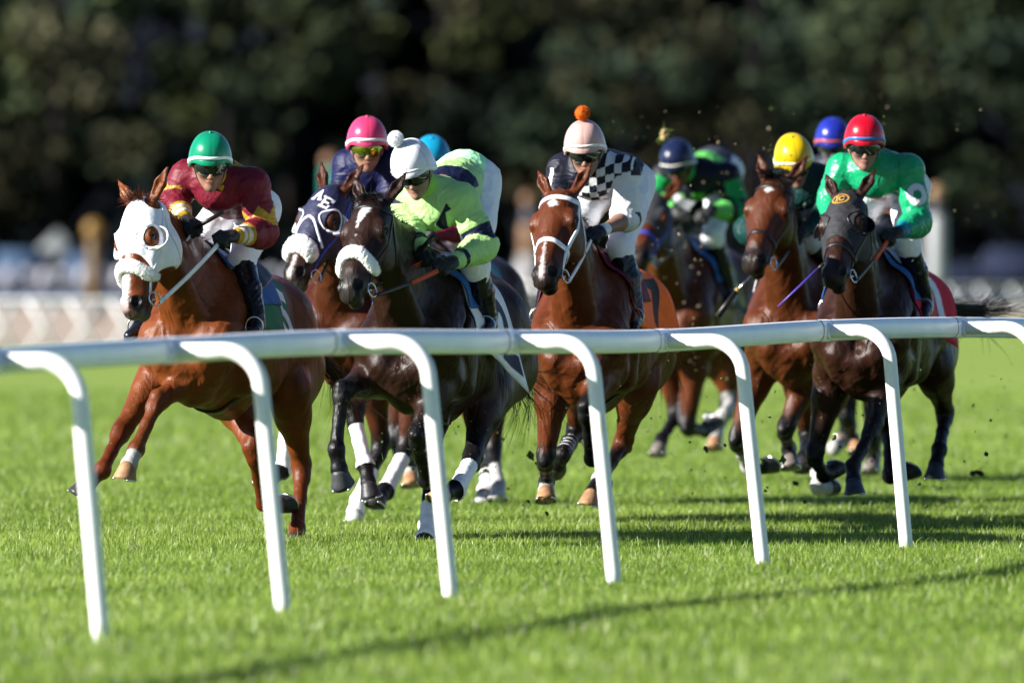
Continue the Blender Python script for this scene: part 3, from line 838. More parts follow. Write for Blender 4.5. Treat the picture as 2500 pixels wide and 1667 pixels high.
    nape, throat = H(.02, 0, -.10), H(.20, 0, -.17)
    n0, n1, n2 = T(-.10, 0, -.11), T(.10, 0, -.30), T(.22, 0, -.44)
    m0 = (n0 + nape) / 2 + A(-.02, 0, .035); m1 = (n1 + H(.09, 0, -.13)) / 2; m2 = (n2 + throat) / 2 + A(-.02, 0, 0)
    lat = (0, 1, 0)
    for a, m, e, ra, rm, re, f, k in ((n0, m0, nape, .10, .062, .052, .75, .09), (n1, m1, H(.09, 0, -.13), .18, .118, .09, .70, .09), (n2, m2, throat, .135, .088, .066, .74, .055)):
        P.append(cone(a, m, ra, rm, k, lat, f)); P.append(cone(m, e, rm, re, k, lat, f))
    # strap muscle of the neck
    for s in (1, -1):
        P.append(cone(H(.14, s * .045, -.15), T(.30, s * .075, -.42), .034, .05, .06))
    nb = len(P)
    P += HP
    # legs
    legs = {}
    legpr = {}
    hoofs = []
    for nm, s, fore in (('RF', -1, 1), ('LF', 1, 1), ('RH', -1, 0), ('LH', 1, 0)):
        spec = S['legs'][nm]
        if fore:
            j0 = T(.0, s * .15, -.64)
            L1, L2, L3 = .43, .30, .16
        else:
            j0 = T(-.83, s * .165, -.60)
            L1, L2, L3 = .47, .39, .17
        (p1, s1), (p2, s2), (p3, s3) = spec[:3]
        k1 = fr.loc(reach(fr.wor(j0), L1, p1, s1))
        sh = (k1 - j0); sh[2] = 0
        mv = np.clip(np.linalg.norm(sh), 0, .45)
        j0 = j0 + unit(sh) * mv * .30 + A(0, 0, .0 if k1[2] < j0[2] - .3 else .05)
        k1 = fr.loc(reach(fr.wor(j0), L1, p1, s1))
        k2 = fr.loc(reach(fr.wor(k1), L2, p2, s2))
        k3 = fr.loc(reach(fr.wor(k2), L3, p3, s3))
        if S.get('dbg'):
            print(S['cloth'] and S['cloth'][1], nm, 'bones', [round(float(np.linalg.norm(q)), 2) for q in (k1 - j0, k2 - k1, k3 - k2)], 'hoof z', round(float(k3[2]), 2), 'X', [round(float(q[0]), 2) for q in (j0, k1, k2, k3)])
        lx = A(0, 1, 0)
        def back(d):
            b = np.cross(lx, d); return unit(b)
        d1, d2, d3 = unit(k1 - j0), unit(k2 - k1), unit(k3 - k2)
        b1, b2, b3 = back(d1), back(d2), back(d3)
        cor = k2 + d3 * .095
        if fore:
            P.append(cone(T(.27, s * .145, -.46), j0, .105, .095, .06))
            e1 = lerp(j0, k1, .28)
            P.append(cone(j0, e1, .098, .076, .06)); P.append(cone(e1 - b1 * .008, k1 - d1 * .05, .078, .046, .05))
            P.append(cone(e1 + b1 * .03 + A(0, s * .02, 0), lerp(j0, k1, .62) + b1 * .012, .05, .036, .03))
            P.append(cone(k1 - d1 * .035, k1 + d2 * .035, .049, .045, .025)); P.append(ball(k1 + b2 * .035, .030, .03)); P.append(ball(k1 - b1 * .022, .036, .02))
            rc, rm = .036, .030
        else:
            hip = T(-1.04, s * .12, -.34); but = T(-1.34, s * .12, -.46)
            P.append(cone(hip, j0, .20, .13, .07, lat, .72))
            P.append(cone(but, lerp(j0, k1, .30), .145, .08, .07, lat, .8))
            P.append(cone(lerp(but, hip, .35), lerp(j0, k1, .15), .15, .11, .06, lat, .75))
            e1 = lerp(j0, k1, .35)
            P.append(cone(j0, e1, .115, .080, .05)); P.append(cone(e1, k1 - d1 * .04, .080, .044, .05))
            P.append(cone(lerp(j0, k1, .4) + b1 * .03, k1 - d2 * .055 + b2 * .055, .042, .018, .025))
            P.append(cone(k1 - d1 * .03, k1 + d2 * .06, .050, .043, .03)); P.append(cone(k1 - d2 * .055 + b2 * .050, k1 + d2 * .04 + b2 * .024, .026, .024, .025))
            rc, rm = .039, .033
        c1 = lerp(k1, k2, .5); n_pr = len(P)
        P.append(cone(k1 + d2 * .03, c1, rc, rm, .02)); P.append(cone(c1, k2 - d2 * .02, rm, rm + .004, .02))
        P.append(cone(k1 + d2 * .05 + b2 * .030, k2 - d2 * .02 + b2 * .026, .017, .019, .016))
        P.append(ball(k2, .041, .02)); P.append(ball(k2 + b2 * .024 + d3 * .0, .030, .02))
        P.append(cone(k2, cor, .036, .038, .02)); P.append(ball(cor + d3 * .006, .043, .015))
        legs[nm] = (j0, k1, k2, cor); legpr[nm] = P[n_pr:]
        # hoof: flared horn capsule with a steel rim
        f3 = -b3
        mnorm = unit(.82 * d3 - .57 * f3); g = unit(.57 * d3 + .82 * f3); sd = np.cross(mnorm, g)
        top, bot = cor + d3 * .005, cor + mnorm * .075 + g * .030
        V = []; F = []; nseg = 20; rows = 5
        t0 = unit(d3 * .75 + mnorm * .25); tg = unit(g - t0 * (g @ t0))
        for r_ in range(rows + 1):
            t = r_ / rows
            c_ = lerp(top, bot, t); ga = unit(lerp(tg, g, t))
            rad = lerp(.043, .062, t ** 1.1)
            for q in range(nseg):
                an = 2 * math.pi * q / nseg
                fx = math.cos(an); ext = rad * (1.05 if fx > 0 else .86)
                V.append(c_ + ga * fx * ext + sd * math.sin(an) * rad * .95 + (mnorm * -.012 * max(0, -fx) * t))
        for r_ in range(rows):
            for q in range(nseg):
                a_, b_ = r_ * nseg + q, r_ * nseg + (q + 1) % nseg
                F.append((a_, b_, b_ + nseg, a_ + nseg))
        F.append(tuple(range(nseg - 1, -1, -1))); F.append(tuple(rows * nseg + q for q in range(nseg)))
        hoofs.append((nm, np.array(V), F, V[rows * nseg:], mnorm))
    vox = S.get('vox', .008)
    Fd, lo, _ = field(P, vox)
    V, Q = surface(Fd, lo, vox)
    # veins and drawn skin over breast, shoulder, neck and forearms
    me_n = mesh_np('tmp', V, Q); nn = np.zeros(len(V) * 3, np.float32); me_n.vertices.foreach_get('normal', nn); bpy.data.meshes.remove(me_n)
    hl = (V - poll) @ ha
    msk = sstep(-.75, -.2, V[:, 0]) * sstep(.35, .8, V[:, 2]) * sstep(.42, .30, np.where(np.linalg.norm(V - poll, axis=1) < .75, 0, 0) + .0) * (np.linalg.norm(V - lerp(poll, muz, .5), axis=1) > .36)
    V = V + nn.reshape(-1, 3) * (msk * (.0038 * ridge(V * A(1, 1, .55), 8.5, S['seed'] % 5) + .0022 * ridge(V * A(1, 1, .8), 17, S['seed'] % 3) - .0015))[:, None]
    # coat pattern
    rs_ = np.random.RandomState(S['seed'] + 70)
    base = A(*S['coat']); blk = A(*S.get('points', (.012, .009, .008)))
    C = np.tile(base, (len(V), 1))
    tr = V[:, 2] - (fr.zw + V[:, 0] * math.tan(math.radians(S['pitch'])))
    C *= (1 + .16 * wob(V, 3.0, 1))[:, None]
    if S.get('dapple'): C *= (1 + .12 * wob(V, 30, 3))[:, None]
    # darker mouth, nostrils and ear rims
    hl = (V - poll) / hk
    a_, s_, n_ = hl @ ha, hl @ hs / HW, hl @ hn / 1.06
    near = (np.abs(s_) < .14) & (n_ > -.27) & (a_ < .68) & (a_ > -.25)
    def paint(w, col):
        nonlocal C
        C = C * (1 - w[:, None]) + np.asarray(col, float) * w[:, None]
    mz = S.get('muzzle', (.022, .018, .018))
    paint(near * sstep(S.get('mz0', .44), .53, a_ + .012 * wob(V, 40)) * .9, mz)
    paint(near * sstep(.034, .022, np.abs(np.hypot((a_ - .558) / 1.4, np.abs(s_) - .048) - .0)) * (n_ > -.06), (.008, .006, .006))
    paint(near * (a_ > .49) * sstep(.006, .002, np.abs(n_ + .105 + .012 * sstep(.55, .5, a_))) * .8, (.006, .004, .004))
    ew = near * sstep(.036, .026, np.hypot(np.hypot(a_ - .21, np.abs(s_) - .088), n_ + .022))
    paint(ew * .85, (.012, .008, .007))
    for kind in S.get('marks', ()):
        n1_ = .008 * wob(V, 70, 2)
        if kind == 'star':      # forehead star
            paint(near * (n_ > -.08) * sstep(.026, .018, np.hypot((a_ - .135) * 1.0, s_ - .005) + n1_), (.75, .74, .72))
        elif kind == 'diamond':
            paint(near * (n_ > -.08) * sstep(.030, .022, np.abs(a_ - .12) * 1.1 + np.abs(s_) + n1_ * .5), (.75, .74, .72))
        elif kind == 'drip':    # star that runs to a point
            wd = .024 * sstep(.25, .12, a_) * (a_ > .10) + .003
            paint(near * (n_ > -.08) * (a_ > .10) * (a_ < .28) * sstep(wd, wd * .6, np.abs(s_ - .01 * np.sin(a_ * 20)) + n1_ * .6), (.7, .69, .68))
        elif kind == 'snip':
            wd = .004 + .011 * sstep(.36, .50, a_)
            paint(near * (n_ > -.09) * sstep(.36, .40, a_) * sstep(.605, .58, a_) * sstep(wd, wd * .5, np.abs(s_) + n1_ * .6), (.66, .56, .54))
        elif kind == 'blaze':   # broad white face towards the right nostril
            cen = -.022 * sstep(.30, .52, a_); wd = .012 + .030 * sstep(.30, .44, a_)
            w = near * (n_ > -.10) * sstep(.14, .20, a_) * sstep(.60, .575, a_) * sstep(wd, wd * .75, np.abs(s_ - cen) + n1_)
            paint(w, (.72, .68, .67)); paint(w * sstep(.50, .56, a_) * .6, (.62, .34, .33))
        elif kind == 'greylip':
            paint(near * sstep(.55, .60, a_) * sstep(-.03, -.07, n_) * .7, (.30, .28, .26))
    for nm, js in legs.items():
        prof = S['socks'][nm]
        best = np.full(len(V), 9.0); par = np.zeros(len(V))
        for i in range(3):
            a, b = js[i], js[i + 1]
            ba = b - a
            t = np.clip(((V - a) @ ba) / (ba @ ba), 0, 1 if i < 2 else 1.6)
            d = np.linalg.norm(V - a - t[:, None] * ba, axis=1)
            m = d < best
            best = np.where(m, d, best); par = np.where(m, i + t, par)
        ok = best < np.where(par < 1, .105, .085)
        par = par + .05 * wob(V, 25, 4)
        for thr, col, soft in prof:
            paint(ok * sstep(thr - soft, thr + soft, par), col)
    C = C * .72 * ALB
    speck = (rs_.rand(len(V)) < .006 * sstep(1.15, .5, V[:, 2])) * 1.0      # turf crumbs stuck to the coat
    paint(speck, (.11, .09, .05))
    body = obj('body', V, Q, COAT, root, np.clip(C, .003, 1))
    bvh = BVHTree.FromPolygons([Vector(v) for v in V], [tuple(int(i) for i in q) for q in Q])
    for nm, hv, hf, rim, mn in hoofs:
        hc = A(*S['hoof'].get(nm, (.05, .045, .045)))
        cc = np.tile(hc, (len(hv), 1)); cc *= (1 + .25 * wob(hv, 30, 2))[:, None]
        ho = obj('hoof', hv, hf, HOOF, root, np.clip(cc * ALB, .01, 1))
        b = MB(); rim = np.array(rim); cen = rim.mean(0)
        ring = np.concatenate([rim, rim[:1]]) * .97 + cen * .03 + mn * .002
        b.tube(ring[2:-3 + 1], .0055, 6, True)
        b.build('horseshoe', STEEL, ho)
    eye = MB()
    for s in (1, -1):
        e = MB(); e.sphere(H(.212, s * .0815, -.023), .0215 * hk, 14, 10); e.build('eye', EYE, root)
    return dict(root=root, fr=fr, T=T, H=H, ha=ha, hs=hs, hn=hn, hk=hk, poll=poll, HW=HW, HP=HP, RH=RH, bvh=bvh, legs=legs, legpr=legpr, V=V, S=S, nape=nape, body=body, N0=n0, m0=m0)

def cast(bvh, o, d, far=1.0):
    """surface point met when looking back along -d from o + d*far"""
    d = unit(d)
    h = bvh.ray_cast(Vector(o + d * far), Vector(-d), far * 2)
    if h[0] is None: return None, None
    n = A(*h[1])
    if n @ d < 0: n = -n
    return A(*h[0]), n
def head_strap(b, h, path, w, th=.004, sub=8, lift=.001):
    """strap over the head along (a, angle) stations; angle 0 = horse's left, 90 = front of the face, 180 = right, 270 = under the jaw"""
    pts = []; nr = []
    P_ = np.array(path, float)
    ts = np.linspace(0, len(P_) - 1, (len(P_) - 1) * sub + 1)
    for t in ts:
        i = min(int(t), len(P_) - 2); f = t - i
        a, ph = P_[i] * (1 - f) + P_[i + 1] * f
        c = h['H'](a, 0, -.065)
        d = h['hs'] * math.cos(math.radians(ph)) + h['hn'] * math.sin(math.radians(ph))
        p, n = cast(h['bvh'], c, d, .36)
        if p is None or (p - c) @ d < 0 or np.linalg.norm(p - c) > .24: continue
        pts.append(p); nr.append(unit(n * .6 + d * .4))
    if len(pts) < 3: return
    pts = np.array(pts); nr = np.array(nr)
    for _ in range(2):
        pts[1:-1] = (pts[:-2] + 2 * pts[1:-1] + pts[2:]) / 4; nr[1:-1] = (nr[:-2] + 2 * nr[1:-1] + nr[2:]) / 4
    nr /= np.linalg.norm(nr, axis=1)[:, None]
    b.ribbon(pts, nr, w, th, lift=lift)

def strands(roots, dirs, length, width, droop, seed, wave=.02, seg=5, lvar=.4):
    """tapered hair ribbons"""
    rs = np.random.RandomState(seed)
    V = []; Q = []
    for p, d in zip(roots, dirs):
        L = length * (1 + lvar * rs.uniform(-1, 1)); d = unit(d + .18 * rs.normal(size=3))
        sd = unit(np.cross(d, rs.normal(size=3))); w = width * rs.uniform(.6, 1.3)
        q = np.array(p, float); base = len(V); k1, k2 = rs.uniform(0, 6), rs.normal(size=3) * wave
        for i in range(seg + 1):
            t = i / seg
            ww = w * (1 - t * .92)
            V += [q - sd * ww / 2, q + sd * ww / 2]
            d = unit(d + A(0, 0, -droop / seg) + k2 * math.sin(k1 + t * 5))
            q = q + d * L / seg
        for i in range(seg):
            a = base + 2 * i
            Q.append((a, a + 1, a + 3, a + 2))
    return np.array(V), np.array(Q)

def hair_obj(name, roots, dirs, length, width, droop, seed, col, parent, **kw):
    V, Q = strands(roots, dirs, length, width, droop, seed, **kw)
    n = len(V) // (2 * (kw.get('seg', 5) + 1))
    rs = np.random.RandomState(seed + 1)
    c = np.repeat(np.asarray(col) * rs.uniform(.6, 1.5, (n, 1)), len(V) // n, axis=0)
    return obj(name, V, Q, HAIR, parent, np.clip(c * ALB, .004, 1))

def dress(h):
    """mane, tail, bridle, hood, saddle cloth, leg wraps"""
    S, fr, T, H, root, bvh = h['S'], h['fr'], h['T'], h['H'], h['root'], h['bvh']
    ha, hs, hn, hk = h['ha'], h['hs'], h['hn'], h['hk']
    rs = np.random.RandomState(S['seed'])
    # mane
    roots = []; dirs = []
    crest = [T(-.02, 0, .0), h['m0'] + A(0, 0, .06), h['nape'] + A(0, 0, .05), H(-.01, 0, -.03)]
    mc = S.get('mane', (.012, .010, .010)); tcol = S.get('tailcol', mc)
    for i in range(S.get('nmane', 700)):
        t = rs.uniform(0, 1) * 2.98; k = int(t); f = t - k
        c = lerp(crest[k], crest[k + 1], f) + A(rs.normal() * .01, rs.normal() * .006, 0)
        p, n = cast(bvh, c - A(0, 0, .12), A(0, 0, 1), .3)
        if p is None: continue
        roots.append(p - A(0, 0, .006)); dirs.append(A(-.75, rs.choice([-.55, .35]), .55) + .15 * rs.normal(size=3))
    hair_obj('mane', roots, dirs, S.get('manelen', .068), .005, .9, S['seed'], mc, root)
    if S.get('forelock'):
        roots = [H(.01 + rs.uniform(-.02, .02), rs.uniform(-.035, .035), .01) for _ in range(300)]
        hair_obj('forelock', roots, [ha * .4 * S.get('fl_down', 1) + hn * .6 + hs * rs.uniform(-.8, .8) - ha * .3 for _ in roots], S.get('fl_len', .08), .0045, .9, S['seed'] + 5, mc, root)
    # tail
    dock = T(-1.44, 0, -.20)
    tp = [dock] + [fr.at(p, X) for p, X in S['tail']] if S.get('tail') else [dock, dock + A(-.20, .02, .0), dock + A(-.45, .05, -.18), dock + A(-.60, .05, -.45)]
    tp = np.array(tp); roots = []; dirs = []
    n = S.get('ntail', 260); V_ = []; Q_ = []
    cols = []
    tail_w = S.get('tailw', .10)
    for i in range(n):
        off = rs.normal(size=3) * .022; fan = rs.normal(size=3) * tail_w * A(.6, 1, .8)
        L = rs.uniform(.55, 1.08); m = 12; base = len(V_); sd = unit(rs.normal(size=3)); w = .007 * rs.uniform(.5, 1.2)
        ph = rs.uniform(0, 6)
        cl = np.asarray(tcol) * rs.uniform(.6, 1.6)
        for j in range(m + 1):
            t = j / m * L * (len(tp) - 1); k = min(int(t), len(tp) - 2); f = t - k
            u = j / m
            q = lerp(tp[k], tp[k + 1], f) + off * (1 - u) + fan * u ** 1.5 + A(0, .012, .012) * math.sin(ph + 6 * u) * u
            ww = w * (1 - .85 * u)
            V_ += [q - sd * ww / 2, q + sd * ww / 2]; cols += [cl, cl]
        for j in range(m):
            a = base + 2 * j; Q_.append((a, a + 1, a + 3, a + 2))
    b = MB(); b.tube(np.array([dock + A(.08, 0, .02), dock, lerp(tp[0], tp[1], .6), tp[1] if len(tp) < 3 else lerp(tp[1], tp[2], .2)]), [.045, .04, .025, .008], 10, col=tcol)
    V_ = np.array(V_); n0 = len(V_)
    allV = np.concatenate([V_, b.v[0]]); allF = [tuple(q) for q in Q_] + [tuple(i + n0 for i in f) for f in b.f]
    obj('tail', allV, allF, HAIR, root, np.clip(np.array(cols + [np.asarray(tcol)] * len(b.v[0])), .004, 1))
    # hood
    hd = S.get('hood')
    hood_bvh = None
    if hd:
        pr = list(p for p in h['HP'] if p[-1] == '+' and not (p[0] == 'c' and p[-2] == .72))
        pr += [cone(H(.06, 0, -.11), H(.16, 0, -.15), .085, .08, .05, hs, .8)]
        cut = hd.get('end', .37)
        for s in (1, -1):
            pr.append(ell(H(.215, s * .100, -.016), A(.060, .062, .050) * hk, .008, h['RH'], '-'))
            pr.append(cone(H(.02, s * .056, -.035), H(-.1, s * .10, -.0), S.get('earhole', .038), .055, .01, op='-'))
        pr.append(ell(H(cut + .30, 0, .02), A(.30, .30, .16) * hk, .015, h['RH'], '-'))
        pr.append(ell(H(cut + .24, 0, -.22), A(.26, .30, .16) * hk, .015, h['RH'], '-'))
        pr.append(ell(H(-.20, 0, -.08), A(.19, .3, .3) * hk, .01, h['RH'], '-'))
        # box keeps the hood to the head
        vx = .0055
        Fd, lo, _ = field(pr, vx, infl=.007)
        V, Q = surface(Fd, lo, vx)
        V = V + hd.get('crumple', .0015) * np.stack([wob(V, 55, i) for i in range(3)], 1)
        ho = obj('hood', V, Q, PAINTED if False else hd['mat'], root)
        hood_bvh = BVHTree.FromPolygons([Vector(v) for v in V], [tuple(int(i) for i in q) for q in Q])
        h['hood'] = ho; h['hbvh'] = hood_bvh
        for s in (1, -1):
            if not hd.get('cups'): break
            # blinker cup: half shell standing out behind the eye, open to the front
            c = H(.215, s * .092, -.036); out = unit(hs * s * 1.0 + hn * .25); bk = unit(-hn * .9 + hs * s * .15); up = ha
            b = MB(); Vc = []; nu, nv = 18, 9
            for th_ in (0, .004):
                for i in range(nu + 1):
                    u = -1.35 + 2.7 * i / nu
                    for j in range(nv + 1):
                        v = j / nv * hd.get('cupdepth', 1.35)
                        r_ = .066 * hk
                        e = A(0, 0, 0) + up * math.sin(u) * r_ * 1.05 + bk * math.cos(u) * r_ * (1 - .25 * v)
                        lift = math.sin(min(v, 1.57)) * .066 * hd.get('cupout', 1.0) * max(.12, math.cos(u * 1.1)) ** .6
                        Vc.append(c + e * (1 - .10 * v) + out * (lift + th_ * .3) - bk * th_)
            n1 = (nu + 1) * (nv + 1); Fc = []
            for l_ in (0, 1):
                for i in range(nu):
                    for j in range(nv):
                        q = l_ * n1 + i * (nv + 1) + j
                        f = (q, q + nv + 1, q + nv + 2, q + 1)
                        Fc.append(f if l_ == 0 else f[::-1])
            for i in range(nu):
                q = i * (nv + 1) + nv
                Fc.append((q, q + nv + 1, q + nv + 1 + n1, q + n1))
            for i in (0, nu):
                for j in range(nv):
                    q = i * (nv + 1) + j
                    Fc.append((q, q + 1, q + 1 + n1, q + n1))
            b.add(Vc, Fc)
            rim = [Vc[i * (nv + 1) + nv] for i in range(nu + 1)]
            b.tube(np.array(rim), .004, 6)
            cc = H(.215, s * .10, -.016); rp = []
            for t_ in np.linspace(0, 2 * math.pi, 33):
                q = H(.215 + .061 * math.cos(t_), s * .10, -.016 + .052 * math.sin(t_))
                hit = hood_bvh.ray_cast(Vector(q + (hs * s) * .08), Vector(-hs * s), .16)
                if hit[0] is not None: rp.append(A(*hit[0]) + hs * s * .002)
            if len(rp) > 20: b.tube(np.array(rp), .0048, 6)
            b.build('blinker_cup', hd['cupmat'], ho)
        if hd.get('trim'):
            b = MB()
            hh = dict(h); hh['bvh'] = hood_bvh
            tr_ = hd['trim']
            for pth in hd['trimpaths']:
                head_strap(b, hh, pth, .014, .004)
            if b.n: b.build('trim', tr_, ho)
    hb = dict(h)
    if hood_bvh:
        class Both:
            def ray_cast(s, o, d, L):
                r1 = bvh.ray_cast(o, d, L); r2 = hood_bvh.ray_cast(o, d, L)
                if r1[0] is None: return r2
                if r2[0] is None: return r1
                return r1 if r1[3] < r2[3] else r2
        hb['bvh'] = Both()
    # bridle
    bm_, rein = S['bridle'], S.get('reinmat', S['bridle'])
    b = MB()
    br = None
    wd = S.get('strapw', .020)
    if S.get('browband', True): head_strap(b, hb, [(.06, -2), (.085, 30), (.092, 60), (.092, 90), (.092, 120), (.085, 150), (.06, 182)], wd * 1.1, .005)
    for s in (0, 180):
        sg = 1 if s == 0 else -1
        ck = S.get('cheek', 0) * sg
        head_strap(b, hb, [(.03, s - sg * 8 + ck), (.12, s - sg * 6 + ck), (.26, s - sg * 8 + ck), (.38, s - sg * 2 + ck * .5), (.485, s - sg * 16)], wd * .8, .004)
        head_strap(b, hb, [(.05, s - sg * 12), (.14, s - sg * 30), (.24, s - sg * 60), (.26, s - sg * 88)], wd * .7, .004)
    if S.get('noseband', True):
        nb_ = S.get('nosea', .385)
        head_strap(b, hb, [(nb_ + .03, -45), (nb_ + .012, 0), (nb_, 35), (nb_ - .005, 90), (nb_, 145), (nb_ + .012, 180), (nb_ + .03, 225)], S.get('nosew', .024), .006)
    br = b.build('bridle', bm_, root)
    if S.get('fleece'):
        fa = S['fleece']; b = MB(); pts = []; nr = []
        for ph in np.linspace(*S.get('flarc', (-22, 202)), 40):
            c = H(fa + .030 * abs(math.cos(math.radians(ph))) ** 2, 0, -.065); d = hs * math.cos(math.radians(ph)) + hn * math.sin(math.radians(ph))
            p, n = cast(hb['bvh'], c, d, .22)
            if p is not None: pts.append(p + d * .012); nr.append(d)
        pts = np.array(pts); nr = np.array(nr)
        fr_r = S.get('fleecer', .034)
        nseg = 22
        Vf = []; npt = 90
        ts = np.linspace(0, len(pts) - 1, npt)
        for t in ts:
            i = min(int(t), len(pts) - 2); f = t - i
            c = lerp(pts[i], pts[i + 1], f); d = unit(lerp(nr[i], nr[i + 1], f)); u = t / (len(pts) - 1)
            rr = fr_r * min(1, .55 + 3.2 * min(u, 1 - u))
            for q in range(nseg):
                an = 2 * math.pi * q / nseg
                lump = 1 + .045 * rs.normal()
                Vf.append(c + d * math.cos(an) * rr * lump * .8 + ha * math.sin(an) * rr * lump * 1.12)
        Ff = [(i * nseg + q, i * nseg + (q + 1) % nseg, (i + 1) * nseg + (q + 1) % nseg, (i + 1) * nseg + q) for i in range(npt - 1) for q in range(nseg)]
        Ff += [tuple(range(nseg - 1, -1, -1)), tuple((npt - 1) * nseg + q for q in range(nseg))]
        b.add(Vf, Ff)
        # short wool tufts
        ro = []; di = []
        Va = np.array(Vf)
        for _ in range(2600):
            i = rs.randint(0, npt); q = rs.randint(0, nseg); c = Va[i * nseg:(i + 1) * nseg].mean(0)
            p = Va[i * nseg + q]; ro.append(p - (p - c) * .15); di.append((p - c) * 20 + rs.normal(size=3) * .35)
        Vt, Qt = strands(ro, di, .009, .0035, 0, S['seed'] + 9, seg=2)
        b.add(Vt, [tuple(q) for q in Qt])
        b.build('fleece_noseband', FLEECE, br, smooth=True)
    h['rings'] = []
    for s in (1, -1):
        c = H(.505, s * .066, -.112)
        b = MB(); an = np.linspace(0, 2 * math.pi, 21)
        d1, d2 = unit(ha * .8 + hn * .2), unit(-hn + ha * .2 + hs * s * .2)
        b.tube(np.array([c + (d1 * math.cos(t) + d2 * math.sin(t)) * .036 for t in an]), .0045, 6, False)
        b.tube(np.array([c + d1 * .0, H(.515, s * .03, -.108)]), .006, 6)
        b.build('bit_ring', STEEL, br)
        h['rings'].append(c + d2 * .034)
    h['bridle'] = br
    # saddle cloth draped over the back, with its number
    cl = S.get('cloth')
    def drape(x, ph, lift=.012):
        c = T(x, 0, -.36); d = A(0, math.sin(ph), 0) + np.array(T(0, 0, 1) - T(0, 0, 0)) * math.cos(ph)
        p, n = cast(bvh, c, d, .75)
        rmax = .46
        if p is None: return c + d * .3, d
        r_ = np.linalg.norm(p - c)
        return c + d * (min(r_, rmax) + lift), d
    h['drape'] = drape
    def sheet(name, m, x0, x1, pm0, pm1, lift, par, flare=0, cols=None, nx=22, nph=44):
        Vs = []; xs = np.linspace(x0, x1, nx)
        for i, x in enumerate(xs):
            pm = lerp(pm0, pm1, i / (nx - 1))
            for ph in np.linspace(-pm, pm, nph):
                q, d = drape(x, ph, lift + .006 * math.sin(x * 40 + ph * 5) * abs(ph) + flare * abs(ph) ** 3 * (i / (nx - 1)))
                Vs.append(q)
        Vs = np.array(Vs).reshape(nx, nph, 3)
        for _ in range(3):
            Vs[:, 1:-1] = (Vs[:, :-2] + 2 * Vs[:, 1:-1] + Vs[:, 2:]) / 4
            Vs[1:-1] = (Vs[:-2] + 2 * Vs[1:-1] + Vs[2:]) / 4
        top = Vs.reshape(-1, 3); n_ = len(top)
        cen = np.array([T(x, 0, -.36) for x in xs]).repeat(nph, 0)
        dn = cen - top; dn /= np.linalg.norm(dn, axis=1)[:, None]
        allv = np.concatenate([top, top + dn * .006]); Fs = []
        idx = np.arange(n_).reshape(nx, nph)
        for i in range(nx - 1):
            for j in range(nph - 1):
                f = (idx[i, j], idx[i, j + 1], idx[i + 1, j + 1], idx[i + 1, j])
                Fs.append(f); Fs.append(tuple(v + n_ for v in f[::-1]))
        def edge(a): 
            for u, v in zip(a[:-1], a[1:]): Fs.append((u, u + n_, v + n_, v))
        edge(idx[0]); edge(idx[-1][::-1]); edge(idx[:, 0][::-1]); edge(idx[:, -1])
        o = obj(name, allv, Fs, m, par)
        return o, Vs
    if cl:
        cm, digit, dm = cl[0], cl[1], cl[2]
        x0, x1 = cl[3] if len(cl) > 3 else (.02, -.66)
        o, Vs = sheet('saddle_cloth', cm, x0, x1, *S.get('clothphi', (1.55, 1.85)), .010, root, flare=.010)
        if digit:
            place_digit(o, Vs, digit, dm, cl[4] if len(cl) > 4 else (.60, .96, .70, .97))
        pad, _ = sheet('saddle_pad', S['padmat'], .06, -.42, 1.15, 1.05, .024, root)
        b = MB()
        # racing saddle: low pommel, seat and flaps
        sd_, _ = sheet('saddle', LEATHER, -.06, -.44, .95, .6, .040, root)
        # girth
        gp = []; gn = []
        for ph in np.linspace(1.2, 2 * math.pi - 1.2, 40):
            q, d = drape(-.12 - .02 * math.cos(ph), ph, .004); gp.append(q); gn.append(d)
        b = MB(); b.ribbon(np.array(gp), np.array(gn), .075, .006); b.build('girth', LEATHER, root)
    # wraps and bandages on the cannons
    for nm, i0, t0, i1, t1, m_, extra in S.get('wraps', ()):
        js = h['legs'][nm]
        Fd, lo, _ = field(h['legpr'][nm], .005, infl=.0065)
        V, Q = surface(Fd, lo, .005)
        best = np.full(len(V), 9.0); par = np.zeros(len(V))
        for i in (1, 2):
            a, b_ = js[i], js[i + 1]; ba = b_ - a
            t = (V - a) @ ba / (ba @ ba); t = np.clip(t, -.3 if i == 1 else 0, 1 if i == 1 else 1.6)
            d = np.linalg.norm(V - a - t[:, None] * ba, axis=1); m = d < best
            best = np.where(m, d, best); par = np.where(m, i + t, par)
        V = V + .0010 * np.stack([wob(V * A(.4, .4, 2.2), 60, i) for i in range(3)], 1)
        def cutout(name, t0_, t1_, mm, par_obj, grow=0):
            ok = ((par[Q] > t0_) & (par[Q] < t1_)).all(1); q = Q[ok]
            if len(q) < 8: return None
            us, inv = np.unique(q, return_inverse=True); vv = V[us]
            if grow:
                c = np.array([js[min(int(p), 2)] + (js[min(int(p), 2) + 1] - js[min(int(p), 2)]) * (p - min(int(p), 2)) for p in par[us]])
                e = vv - c; vv = vv + e / (np.linalg.norm(e, axis=1)[:, None] + 1e-9) * grow
            return obj(name, vv, inv.reshape(q.shape), mm, par_obj)
        w = cutout('leg_wrap', i0 + t0, i1 + t1, m_, root)
        for t, e_m in (extra or ()):
            tc_ = lerp(i0 + t0, i1 + t1, t); cutout('band', tc_ - .05, tc_ + .05, e_m, w, .003)

